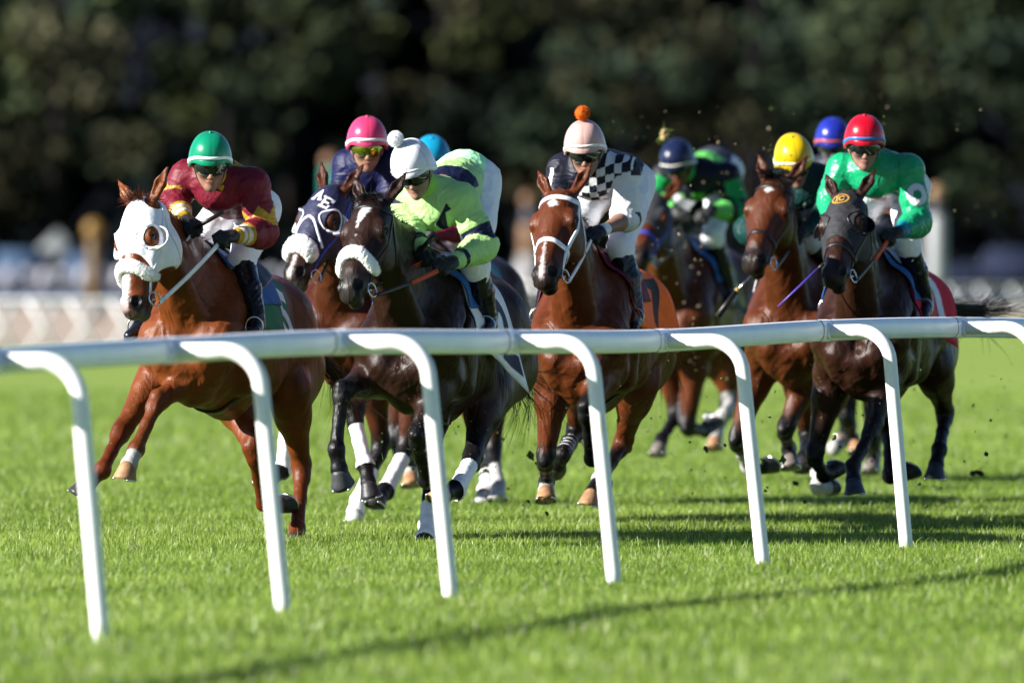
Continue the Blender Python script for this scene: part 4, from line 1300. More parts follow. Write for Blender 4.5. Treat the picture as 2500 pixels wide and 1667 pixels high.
# ---- numbers, letters and badges laid on cloth
def glyph(txt, bold=.02):
    """triangulated outline of built-in lettering, 1 unit high"""
    cu = bpy.data.curves.new('lettering', 'FONT'); cu.body = txt; cu.size = 1.0; cu.offset = bold; cu.resolution_u = 4
    o = bpy.data.objects.new('lettering', cu); COL.objects.link(o)
    dg = bpy.context.evaluated_depsgraph_get(); dg.update()
    me = bpy.data.meshes.new_from_object(o.evaluated_get(dg))
    bpy.data.objects.remove(o); bpy.data.curves.remove(cu)
    bm = bmesh.new(); bm.from_mesh(me); bpy.data.meshes.remove(me)
    bmesh.ops.triangulate(bm, faces=bm.faces[:])
    for _ in range(5):
        es = [e for e in bm.edges if e.calc_length() > .16]
        if not es: break
        bmesh.ops.subdivide_edges(bm, edges=es, cuts=1); bmesh.ops.triangulate(bm, faces=bm.faces[:])
    bmesh.ops.remove_doubles(bm, verts=bm.verts[:], dist=1e-4)
    V = np.array([v.co[:] for v in bm.verts]); F = [tuple(v.index for v in f.verts) for f in bm.faces]
    bm.free()
    lo, hi = V.min(0), V.max(0)
    V = (V - lo); V[:, :2] /= (hi[1] - lo[1])
    return V[:, :2], F, (hi[0] - lo[0]) / (hi[1] - lo[1])
def place_digit(cloth, Vs, digit, m, win):
    """number on both flanks of the cloth: win = (x from, x to, side from, side to) in cloth fractions"""
    V2, F, asp = glyph(digit, .03)
    nx, nph, _ = Vs.shape
    for side in (1, 0):
        out = []
        for u, v in V2:
            fu = u / asp
            if side == 0: fu = 1 - fu
            X = lerp(win[0], win[1], fu) if side else lerp(win[0], win[1], fu)
            Yv = lerp(win[3], win[2], v)
            if side == 0: Yv = 1 - Yv
            i = X * (nx - 1); j = Yv * (nph - 1)
            i0, j0 = min(int(i), nx - 2), min(int(j), nph - 2); fi, fj = i - i0, j - j0
            p = Vs[i0, j0] * (1 - fi) * (1 - fj) + Vs[i0 + 1, j0] * fi * (1 - fj) + Vs[i0, j0 + 1] * (1 - fi) * fj + Vs[i0 + 1, j0 + 1] * fi * fj
            n = np.cross(Vs[i0 + 1, j0] - Vs[i0, j0], Vs[i0, j0 + 1] - Vs[i0, j0])
            n = unit(n); n = -n if n[1] * (1 if side else -1) < 0 else n
            out.append(p + n * .003)
        obj('number', np.array(out), F, m, cloth, smooth=False)
def decal(name, V2, F, o, right, up, nrm, bvh, m, parent, lift=.002, far=.15):
    out = []
    for u, v in V2:
        q = o + right * u + up * v
        hit = bvh.ray_cast(Vector(q + nrm * far), Vector(-nrm), far * 2.5)
        out.append((A(*hit[0]) if hit[0] is not None else q) + nrm * lift)
    return obj(name, np.array(out), F, m, parent, smooth=False)

# ------------------------------------------------------------------ jockeys
def arm_coord(V, J):
    """which sleeve, how far along it (0 shoulder, 1 elbow, 2 wrist), distance from its bone, angle round it"""
    best = np.full(len(V), 9.0); par = np.zeros(len(V)); side = np.zeros(len(V)); ang = np.zeros(len(V))
    for s, k in ((1, 'L'), (-1, 'R')):
        js = [J['sh' + k], J['el' + k], J['wr' + k]]
        for i in range(2):
            a, b = js[i], js[i + 1]; ba = b - a
            t = np.clip(((V - a) @ ba) / (ba @ ba), 0, 1.3 if i else 1)
            q = V - a - t[:, None] * ba
            d = np.linalg.norm(q, axis=1)
            m = d < best
            u = unit(ba); e1 = unit(A(0, 1, 0) - u * u[1]); e2 = np.cross(u, e1)
            best = np.where(m, d, best); par = np.where(m, i + t, par); side = np.where(m, s, side); ang = np.where(m, np.arctan2(q @ e2, q @ e1), ang)
    return side, par, best, ang
def torso_coord(V, J):
    a, b = J['pel'], J['M']; ba = b - a
    v = ((V - a) @ ba) / (ba @ ba)
    ax = unit(ba); up = unit(A(0, 0, 1) - ax * ax[2])
    q = V - a - np.outer(v, ba)
    return v, q[:, 1], q @ up          # along, to the left, above the spine line
def tri(x): return np.abs(((x / (2 * math.pi)) % 1) * 2 - 1)

def jockey(S, h):
    fr = h['fr']; zw = fr.zw
    o = A(0, 0, zw)
    J = {k: o + A(*v) for k, v in dict(pel=(-.45, 0, .27), shL=(.12, .17, .34), shR=(.12, -.17, .34), elL=(.16, .27, .10), elR=(.16, -.27, .10),
         wrL=(.42, .09, .06), wrR=(.42, -.09, .06), knL=(-.02, .25, .02), knR=(-.02, -.25, .02), anL=(-.36, .27, -.28), anR=(-.36, -.27, -.28)).items()}
    XS = dict(pel=-.45, shL=.12, shR=.12, elL=.14, elR=.14, wrL=.36, wrR=.36, haL=.45, haR=.45, knL=-.02, knR=-.02, anL=-.34, anR=-.34, head=.32)
    XS.update(S.get('X', {}))
    for k, p in S['j'].items():
        J[k] = fr.at(p, XS[k], 0.17 * (1 if k.endswith('L') else -1 if k.endswith('R') else 0))
    for k, mg in (('knL', .07), ('anL', .055)):
        camp = fr.loc(A(0, 0, CAM_H)); d = unit(J[k] - camp); L = np.linalg.norm(J[k] - camp)
        hit = h['bvh'].ray_cast(Vector(camp), Vector(d), L + .3)
        if hit[0] is not None:
            hd_ = hit[3] - mg * 1.15
            if hd_ < L: J[k] = camp + d * hd_
    for a, b_ in (('knL', 'knR'), ('anL', 'anR')):
        if b_ not in S['j']: J[b_] = J[a] * A(1, -1, 1)
    J['M'] = (J['shL'] + J['shR']) / 2
    for k in 'LR':
        if 'ha' + k not in J: J['ha' + k] = J['wr' + k] + A(.09, -.03 if k == 'L' else .03, -.02)
    root = empty('person', fr.wor(A(-.2, 0, zw - .05)), fr.rz)
    tag(root, S['label'], 'jockey', 'jockeys riding in the race')
    off = A(-.2, 0, zw - .05)
    def ob(name, V, Q, m, par=root, cols=None, smooth=True): return obj(name, np.asarray(V) - off, Q, m, par, cols, smooth)
    # head axes
    hp = J['head']
    ip = fr.M @ A(math.sin(math.radians(S.get('roll', 0))), 0, math.cos(math.radians(S.get('roll', 0))))
    pt = math.radians(S.get('hp', 28))
    toc = fr.M @ unit(A(0, -1, 0))
    yw = math.radians(S.get('hy', 0))       # + turns the face to the photo's left
    fwd = fr.M @ A(-math.sin(yw), -math.cos(yw), 0)
    u = unit(ip * math.cos(pt) + fwd * math.sin(pt))
    f = unit(fwd - u * (fwd @ u)); s_ = np.cross(u, f)
    hc = hp - u * .045
    def K(a, b, c): return hc + f * a + s_ * b + u * c
    RK = np.stack([f, s_, u], 1)
    B = []
    def KE(c, r, k=.02, op='+'): B.append(ell(K(*c), r, k, RK, op))
    KE((0, 0, .01), (.095, .075, .10), .02)
    KE((.036, 0, -.055), (.056, .055, .072), .03)
    for q in (1, -1):
        B.append(cone(K(.0, q * .046, -.066), K(.064, q * .014, -.116), .021, .018, .03))
        B.append(ball(K(.070, q * .040, -.036), .022, .03)); B.append(ball(K(.103, q * .011, -.058), .0085, .008))
        KE((-.002, q * .077, -.032), (.021, .010, .032), .01)
    B.append(ball(K(.081, 0, -.118), .017, .025))
    B.append(cone(K(.092, 0, -.012), K(.112, 0, -.053), .008, .012, .014))
    KE((.087, 0, -.083), (.010, .022, .006), .007); KE((.085, 0, -.094), (.010, .018, .006), .007)
    nb = J['M'] + A(-.01, 0, .03)
    B.append(cone(K(-.02, 0, -.06), lerp(K(-.02, 0, -.09), nb, .8), .055, .062, .03))
    up = A(0, 0, 1)
    B.append(cone(J['pel'], J['M'], .10, .11, .04, (0, 1, 0), 1.2))
    for k in 'LR':
        B.append(cone(nb, J['sh' + k], .06, .06, .04))
        B.append(cone(J['sh' + k], J['el' + k], .05, .042, .02)); B.append(cone(J['el' + k], lerp(J['el' + k], J['wr' + k], .35), .041, .043, .02))
        B.append(cone(lerp(J['el' + k], J['wr' + k], .35), J['wr' + k], .043, .027, .02))
    hands = []
    for k, sg in (('L', 1), ('R', -1)):
        w = unit(J['ha' + k] - J['wr' + k]); wr = J['wr' + k]
        bk = unit(A(.25, sg * .45, .85) - w * (A(.25, sg * .45, .85) @ w)); q = np.cross(bk, w) * 1.0
        if q[1] * sg > 0: q = -q             # towards the thumb: the inner side
        hp_ = [ell(wr + w * .05, (.052, .040, .018), .015, np.stack([w, q, bk], 1)), cone(wr - w * .01, wr + w * .03, .026, .026, .02)]
        for n, (oq, L) in enumerate(((.031, 1.0), (.011, 1.08), (-.010, 1.0), (-.029, .82))):
            p0 = wr + w * (.086 - .006 * abs(n - 1)) + q * oq + bk * .004
            p_ = p0
            for ang, ln, r0, r1 in ((38 + 5 * n, .038, .0115, .0105), (125, .026, .0105, .0095), (205, .021, .0095, .0085)):
                a_ = math.radians(ang); d = w * math.cos(a_) - bk * math.sin(a_)
                hp_.append(cone(p_, p_ + d * ln * L, r0, r1, .006)); p_ = p_ + d * ln * L
        t0 = wr + w * .03 + q * .030 - bk * .008
        t1 = t0 + unit(w * .7 + q * .5 - bk * .55) * .038; t2 = t1 + unit(w * .8 - q * .35 - bk * .6) * .030
        hp_ += [cone(t0, t1, .015, .0125, .012), cone(t1, t2, .0125, .010, .006)]
        hands.append((k, hp_)); B += hp_
        J['grip' + k] = wr + w * .085 - bk * .028
    vx = .0055
    Fd, lo, _ = field(B, vx)
    V, Q = surface(Fd, lo, vx)
    sk = A(*S.get('skin', (.42, .22, .15))) * .8 * ALB
    C = np.tile(sk, (len(V), 1)) * (1 + .07 * wob(V, 30, 2))[:, None]
    l = V - hc; lf, ls, lu = l @ f, l @ s_, l @ u
    def paint(w, col):
        nonlocal C
        C = C * (1 - w[:, None]) + np.asarray(col, float) * w[:, None]
    paint((lf > .06) * sstep(.030, .022, np.abs(ls)) * sstep(.013, .008, np.abs(lu + .089)) * .6, sk * A(.9, .5, .48))
    paint((lf > .03) * sstep(-.06, -.10, lu) * sstep(.10, .06, np.abs(ls)) * S.get('stubble', .2) * (np.abs(lu + .089) > .012), sk * .4)
    paint((lf > .09) * sstep(.02, .01, np.abs(ls)) * (lu > -.065) * .25, sk * A(1.1, .7, .62))
    paint((lf < .02) * (np.abs(ls) < .072) * sstep(-.05, -.02, lu), (.02, .013, .01))
    ob('body', V, Q, SKIN, cols=np.clip(C, .004, 1))
    # gloves
    gl = MB(); gc = S.get('glove', (.014, .014, .015))
    for k, hp_ in hands:
        pr = hp_ + [cone(J['wr' + k] - unit(J['wr' + k] - J['el' + k]) * .02, J['wr' + k] + unit(J['ha' + k] - J['wr' + k]) * .02, .030, .029, .01)]
        Fd, lo, _ = field(pr, .0042, infl=.0025)
        V, Q = surface(Fd, lo, .0042)
        c = np.tile(A(*gc), (len(V), 1))
        if S.get('glovetrim') is not None:
            d = np.linalg.norm(V - J['wr' + k], axis=1); w_ = sstep(.050, .040, d)[:, None]
            c = c * (1 - w_) + A(*S['glovetrim']) * w_
        ob('glove', V, Q, GLOVE, cols=np.clip(c, .004, 1))
    # silks
    P = []
    pel, M = J['pel'], J['M']
    ax = unit(M - pel); dn = -unit(up - ax * (up @ ax))
    lat = (0, 1, 0)
    P.append(cone(lerp(pel, M, -.16) + A(0, 0, -.03), lerp(pel, M, .05) + A(0, 0, .01), .112, .118, .05, lat, 1.2)); P.append(cone(lerp(pel, M, .05) + A(0, 0, .01), lerp(pel, M, .6), .118, .118, .05, lat, 1.18))
    P.append(cone(lerp(pel, M, .55), M - ax * .02, .118, .104, .06, lat, 1.20))
    P.append(cone(M + A(.02, 0, -.03), M + A(.03, 0, -.065), .10, .085, .05, lat, 1.2))
    P.append(cone(lerp(pel, M, .45) + dn * .02, M + dn * .055, .075, .080, .05, lat, 1.25))
    P.append(cone(nb - A(.01, 0, .02), lerp(nb, K(-.01, 0, -.08), .45), .078, .066, .03))
    for k in 'LR':
        sh, el_, wr = J['sh' + k], J['el' + k], J['wr' + k]
        P.append(cone(M, sh, .10, .078, .05)); P.append(ball(sh, .078, .03))
        end = S.get('slv', {}).get(k, .96)
        P.append(cone(sh, lerp(sh, el_, .55), .078, .073, .03)); P.append(cone(lerp(sh, el_, .55), el_, .073, .070, .03))
        if end > 1e-3 and end > .15:
            mid = lerp(el_, wr, .45 * end); P.append(cone(el_, mid, .070, .065, .03)); P.append(cone(mid, lerp(el_, wr, end), .065, S.get('cuffr', .037), .02))
            P.append(ball(lerp(el_, wr, .12) + A(0, 0, -.02), .058, .04))
        else:
            P.append(cone(el_, lerp(el_, wr, .10), .068, .060, .02))
        P.append(('e', lerp(sh, el_, .5) + dn * .0, A(.01, .01, .01), .02, None, '+'))
    vx = S.get('svox', .0055)
    Fd, lo, _ = field(P, vx)
    V, Q = surface(Fd, lo, vx)
    side, t, d, ang = arm_coord(V, J)
    v, ty, tz = torso_coord(V, J)
    # folds: across the sleeves, and gathered on the back
    on_arm = sstep(.10, .35, t) * (d < .125)
    tw = np.stack([t * .27 * 2.2, ang * .03, d * 0 + S['seed']], 1)
    amp = S.get('fold', .0042)
    rdg = ridge(V * A(.8, 1, 1), 13, S['seed'] % 7) * .8 + ridge(V, 24, (S['seed'] + 3) % 7) * .35 - .35 + on_arm * (ridge(tw, 24, 2) * .9 - .2)
    nrm = V - np.where((t > .12)[:, None] & (d < .12)[:, None], 0, 0)
    bone = np.zeros_like(V)
    me_n = mesh_np('tmp', V, Q); nn = np.zeros(len(V) * 3, np.float32); me_n.vertices.foreach_get('normal', nn); bpy.data.meshes.remove(me_n)
    V2 = V + nn.reshape(-1, 3) * (amp * rdg)[:, None]
    C = S['paint'](V, J, dict(side=side, t=t, d=d, ang=ang, v=v, y=ty, z=tz, arm=(t > .10) & (d < .115), K=(lf, ls, lu), x=V[:, 0]))
    sl = ob('jacket', V2, Q, S.get('silkmat', SILK), cols=np.clip(real(C * S.get('dim', .82)), .003, 1))
    sbvh = BVHTree.FromPolygons([Vector(q) for q in V2 - off], [tuple(int(i) for i in q) for q in Q])
    # collar
    if S.get('collar') is not None:
        Fd, lo, _ = field([cone(lerp(nb, K(-.01, 0, -.08), .25), lerp(nb, K(-.01, 0, -.08), .72), .078, .070, .02)], .006)
        Vc, Qc = surface(Fd, lo, .006); ob('collar', Vc, Qc, SILK, cols=np.tile(real(S['collar']), (len(Vc), 1)))
        if S.get('bow') is not None:
            b = MB(); c = lerp(nb, K(.02, 0, -.12), .55) + f * .075 - u * .01
            for q in (1, -1): b.tube(np.array([c, c + s_ * q * .012, c + s_ * q * .034 - u * .006, c + s_ * q * .040 - u * .008]) - off, [.008, .010, .017, .014], 8, flat=(f, .5))
            b.build('bow_tie', mat('gold_cloth', S['bow'], rough=.6), root)
    # breeches
    P = [ell(pel + A(.0, 0, -.06), (.12, .145, .11), .05), cone(pel, lerp(pel, M, .30), .105, .105, .04, lat, 1.2)]
    for k, sg in (('L', 1), ('R', -1)):
        hip = pel + A(.02, sg * .085, -.02); kn, an = J['kn' + k], J['an' + k]
        P.append(cone(hip, lerp(hip, kn, .5), .108, .088, .05)); P.append(cone(lerp(hip, kn, .5), kn, .088, .066, .03)); P.append(ball(kn, .066, .02))
        P.append(cone(kn, lerp(kn, an, .30), .062, .058, .03))
    Fd, lo, _ = field(P, .006)
    V, Q = surface(Fd, lo, .006)
    me_n = mesh_np('tmp', V, Q); nn = np.zeros(len(V) * 3, np.float32); me_n.vertices.foreach_get('normal', nn); bpy.data.meshes.remove(me_n)
    V = V + nn.reshape(-1, 3) * (.004 * (ridge(V, 9, 5) - .3) + .001 * wob(V, 24, 5))[:, None]
    bc = np.tile(A(*S.get('breech', (.72, .72, .76))), (len(V), 1))
    ob('breeches', V, Q, BREECH, cols=np.clip(bc, .004, 1))
    # boots
    for k, sg in (('L', 1), ('R', -1)):
        kn, an = J['kn' + k], J['an' + k]
        dd = unit(an - kn); toe = J.get('to' + k, an + A(.15, sg * .02, -.085)) if 'to' + k not in S['j'] else J['to' + k]
        top = lerp(kn, an, .16)
        foot = unit(toe - an)
        P = [cone(top, lerp(kn, an, .5), .064, .060, .02), cone(lerp(kn, an, .5), an, .060, .043, .02), cone(an + A(-.03, 0, -.035), an + A(.02, 0, -.045), .036, .036, .02),
             cone(an + A(.01, 0, -.04), toe, .040, .032, .03, (0, 0, 1), .85), cone(an + A(-.045, 0, -.062), toe + A(.02, 0, -.018), .026, .026, .01, (0, 0, 1), .5)]
        Fd, lo, _ = field(P, .006)
        V, Q = surface(Fd, lo, .006); V = V + .0025 * np.stack([wob(V, 40, i) for i in range(3)], 1)
        bo = ob('boot', V, Q, BOOT)
        # stirrup iron
        b = MB(); c = (an + toe) / 2 + A(0, 0, -.045); an_ = np.linspace(0, 2 * math.pi, 17)
        b.tube(np.array([c - off + A(0, math.cos(t_) * .046, .045 + math.sin(t_) * .05) for t_ in an_]), .005, 6, False); b.build('stirrup', STEEL, bo)
    # helmet in its cover
    hcol = real(A(*S['hel']) * .85); nu, nv = 72, 22
    Vh = []; Ch = []
    for j in range(nv + 1):
        for i in range(nu):
            ph = 2 * math.pi * i / nu
            lowu = -.034 + .072 * sstep(-.3, 1, math.cos(ph))       # the rim drops behind the ears
            th = (j / nv) * math.pi / 2
            rr = math.cos(th) ** .72; cu = lowu + (.143 - lowu) * math.sin(th) ** 1.05
            seam = min(abs(((ph / (2 * math.pi) * 6 + .5) % 1) - .5), .2)
            sq = 1 - .012 * math.exp(-(seam / .018) ** 2) * (j < nv - 1)
            bulge = 1.0 + .03 * math.sin(min(th * 2, math.pi))
            Vh.append(K(math.cos(ph) * .132 * rr * sq * bulge - .002, math.sin(ph) * .109 * rr * sq * bulge, cu)); Ch.append(hcol * (1 - .25 * math.exp(-(seam / .012) ** 2)))
    Fh = [(j * nu + i, j * nu + (i + 1) % nu, (j + 1) * nu + (i + 1) % nu, (j + 1) * nu + i) for j in range(nv) for i in range(nu)]
    n0 = len(Vh)                              # rim lip and peak
    for i in range(nu):
        ph = 2 * math.pi * i / nu; lowu = -.034 + .072 * sstep(-.3, 1, math.cos(ph)); pk = S.get('peak', .030) * sstep(.45, .95, math.cos(ph))
        Vh.append(K(math.cos(ph) * (.134 + pk) - .002, math.sin(ph) * .111, lowu - .006 - pk * .35)); Ch.append(hcol)
    for i in range(nu):
        ph = 2 * math.pi * i / nu; lowu = -.034 + .072 * sstep(-.3, 1, math.cos(ph)); pk = S.get('peak', .030) * sstep(.45, .95, math.cos(ph))
        Vh.append(K(math.cos(ph) * (.118 + pk * .9) - .002, math.sin(ph) * .095, lowu - .012 - pk * .35)); Ch.append(hcol * .5)
    for i in range(nu):
        i2 = (i + 1) % nu
        Fh.append((n0 + i, n0 + i2, i2, i)); Fh.append((n0 + nu + i, n0 + nu + i2, n0 + i2, n0 + i))
    he = ob('helmet', Vh, Fh, S.get('helmat', HELMET), cols=np.clip(np.array(Ch), .003, 1))
    b = MB(); b.sphere(K(-.002, 0, .143) - off, .010, 10, 6, col=hcol); b.build('button', HELMET, he, cols=True)
    if S.get('band') is not None:
        lo_, hi_ = S.get('bandh', (.05, .21))
        Vb = []; Fb = []
        for i in range(nu):
            ph = 2 * math.pi * i / nu; lowu = -.034 + .072 * sstep(-.3, 1, math.cos(ph))
            for th, ex in ((lo_, 1.0), (lo_ + .01, 1.028), (hi_ - .01, 1.028), (hi_, 1.0)):
                rr = math.cos(th) ** .72; bl = 1.0 + .03 * math.sin(th * 2)
                Vb.append(K(math.cos(ph) * .132 * rr * ex * bl - .002, math.sin(ph) * .109 * rr * ex * bl, lowu + (.143 - lowu) * math.sin(th) ** 1.05))
        for i in range(nu):
            i2 = (i + 1) % nu
            for q in range(3): Fb.append((i * 4 + q, i2 * 4 + q, i2 * 4 + q + 1, i * 4 + q + 1))
        bo = ob('band', Vb, Fb, HELMET, he, np.tile(real(S['band']), (len(Vb), 1)))
        if S.get('bandtext'):
            V2, F2, asp = glyph(S['bandtext'], .0)
            hgt = .013; tot = hgt * asp; out = []
            for uu, vv in V2:
                a_ = (uu * hgt - tot / 2) / .125 + S.get('bandang', .25); th = lerp(lo_ + .02, hi_ - .02, vv); rr = math.cos(th) ** .72 * (1.0 + .03 * math.sin(th * 2)) * 1.034
                lowu = -.034 + .072 * sstep(-.3, 1, math.cos(a_))
                out.append(K(math.cos(a_) * .132 * rr - .002, math.sin(a_) * .109 * rr, lowu + (.143 - lowu) * math.sin(th) ** 1.05))
            ob('lettering', out, F2, mat('ink', (.01, .01, .015), rough=.6), bo, smooth=False)
    if S.get('pom') is not None:
        b = MB(); pc = K(-.004, 0, .185) if 'pomat' not in S else K(*S['pomat'])
        b.sphere(pc - off, .036, 26, 18, jit=.05, seed=3, col=real(S['pom']))
        rs = np.random.RandomState(4); dirs = rs.normal(size=(3200, 3)); dirs /= np.linalg.norm(dirs, axis=1)[:, None]
        Vt, Qt = strands(pc - off + dirs * .031, dirs, .010, .0026, 0, 3, seg=2)
        b.add(Vt, [tuple(q) for q in Qt], real(S['pom']))
        b.build('pompom', mat('pompom_wool', attr=True, rough=.95, var=.1, vscale=80), he, cols=True)
    # goggles
    Vg = []; ng, mg = 28, 6
    lr = S.get('gogh', .031)
    for i in range(ng + 1):
        ph = math.radians(lerp(-78, 78, i / ng)); hh = lr * (1 - .35 * abs(ph / 1.36) ** 3) * (1 - .10 * math.exp(-(ph / .12) ** 2))
        for j in range(mg + 1):
            w_ = -1 + 2 * j / mg
            ex = .006 * (1 - w_ * w_)
            Vg.append(K(.014 + math.cos(ph) * (.098 + ex), math.sin(ph) * (.079 + ex), -.015 + hh * w_ - .006 * math.exp(-(ph / .2) ** 2) * (w_ > 0) * -1))
    Fg = [(i * (mg + 1) + j, (i + 1) * (mg + 1) + j, (i + 1) * (mg + 1) + j + 1, i * (mg + 1) + j + 1) for i in range(ng) for j in range(mg)]
    go = ob('goggles', Vg, Fg, S.get('lens', LENS))
    b = MB()
    ring = [Vg[i * (mg + 1)] for i in range(ng + 1)] + [Vg[ng * (mg + 1) + j] for j in range(1, mg + 1)] + [Vg[i * (mg + 1) + mg] for i in range(ng - 1, -1, -1)] + [Vg[j] for j in range(mg - 1, -1, -1)]
    b.tube(np.array(ring) - off, .0035, 6, False)
    pts = []; nr = []
    for ph in np.linspace(math.radians(76), math.radians(284), 30):
        pts.append(K(.0 + math.cos(ph) * .104, math.sin(ph) * .083, -.014)); nr.append(f * math.cos(ph) + s_ * math.sin(ph))
    b.ribbon(np.array(pts) - off, np.array(nr), .026, .003)
    b.build('strap', S.get('strapmat', LEATHER), go)
    # chin strap
    b = MB(); pts = []; nr = []
    for a_ in np.linspace(-1.0, 1.0, 24):
        sd = math.sin(a_ * 1.55); pts.append(K(.012 + .035 * (1 - abs(sd)), sd * .073, -.03 - .103 * math.cos(a_ * 1.5))); nr.append(unit(s_ * sd - u * math.cos(a_ * 1.5)))
    b.ribbon(np.array(pts) - off, np.array(nr), .014, .003); b.build('chin_strap', S.get('chinmat', LEATHER), root)
    return dict(root=root, J=J, K=K, off=off, fr=fr, sbvh=sbvh, f=f, s=s_, u=u, ob=ob)

def reins(h, jk, m, w=.020, grip=None):
    b = MB()
    off = jk['off']
    for i, k in ((0, 'L'), (1, 'R')):
        a = h['rings'][i]; e = jk['J']['grip' + k] if 'grip' + k in jk['J'] else jk['J']['ha' + k]
        n = 14; pts = np.array([lerp(a, e, t) + A(0, 0, -.010 * math.sin(math.pi * t)) for t in np.linspace(0, 1, n)])
        nr = np.tile(unit(A(.25, 1 if k == 'L' else -1, .15)), (n, 1))
        b.ribbon(pts, nr, w, .004)
        if grip:
            q = pts[int(n * .55):]; gripb = MB(); gripb.ribbon(q, nr[:len(q)], w * 1.25, .008); gripb.build('rein_grip', grip, h['bridle'])
        b.tube(np.array([e, e + A(-.03, 0, -.03)]), [.006, .005], 6)
    b.build('reins', m, h['bridle'])

# ------------------------------------------------------------------ the nine horses
BLACK = (.010, .009, .010); WHT = (.68, .66, .64); DKB = (.018, .010, .008)
TANH, GREYH, DARKH = (.40, .22, .11), (.20, .17, .15), (.035, .033, .036)
NAVYCLOTH = mat('navy_hood_cloth', (.016, .018, .062), rough=0.6, var=0.12, vscale=30, bump=0.006, bscale=26, bump2=(0.001, 200))
BLACKCLOTH = mat('black_hood_cloth', (.022, .021, .026), rough=0.7, var=0.12, vscale=30, bump=0.004, bscale=26)
HOODW = mat('white_hood_cloth', (0.72, 0.73, 0.77), rough=0.6, var=0.04, vscale=30, bump=0.003, bscale=18, bump2=(0.0008, 260))
DARKHOOD = mat('charcoal_hood_cloth', (.035, .035, .042), rough=0.7, var=0.12, vscale=30, bump=0.004, bscale=26)
CUPBLACK = mat('black_cup_plastic', (.012, .012, .013), rough=.3)
def cloth_mat(n, c, raw=False): return mat('cloth_' + n, c, raw=raw, rough=.7, var=.08, vscale=25, bump=.004, bscale=24, bump2=(.0008, 300))
BLUEPAD = cloth_mat('blue', (.02, .13, .42)); GREENC = cloth_mat('green', (.005, .20, .09)); WHITEC = cloth_mat('white', (.70, .70, .72))
ORANGEC = cloth_mat('orange', (.95, .14, .008), True); REDC = cloth_mat('red', (.60, .012, .03), True); DARKC = cloth_mat('dark', (.015, .015, .02))
YELLOWC = cloth_mat('yellow', (.45, .42, .03)); NAVYC = cloth_mat('navy', (.012, .018, .05)); PURPLEC = cloth_mat('plum', (.16, .01, .05)); TANC = cloth_mat('tan', (.42, .30, .10))
BLUETRIM = mat('blue_webbing', (.03, .08, .55), rough=.5, var=.1, vscale=40, bump=.001, bscale=200)
TEALC = cloth_mat('teal', (.02, .30, .35))
_bay = [(.80, BLACK, .13)]
B_ = 'B'
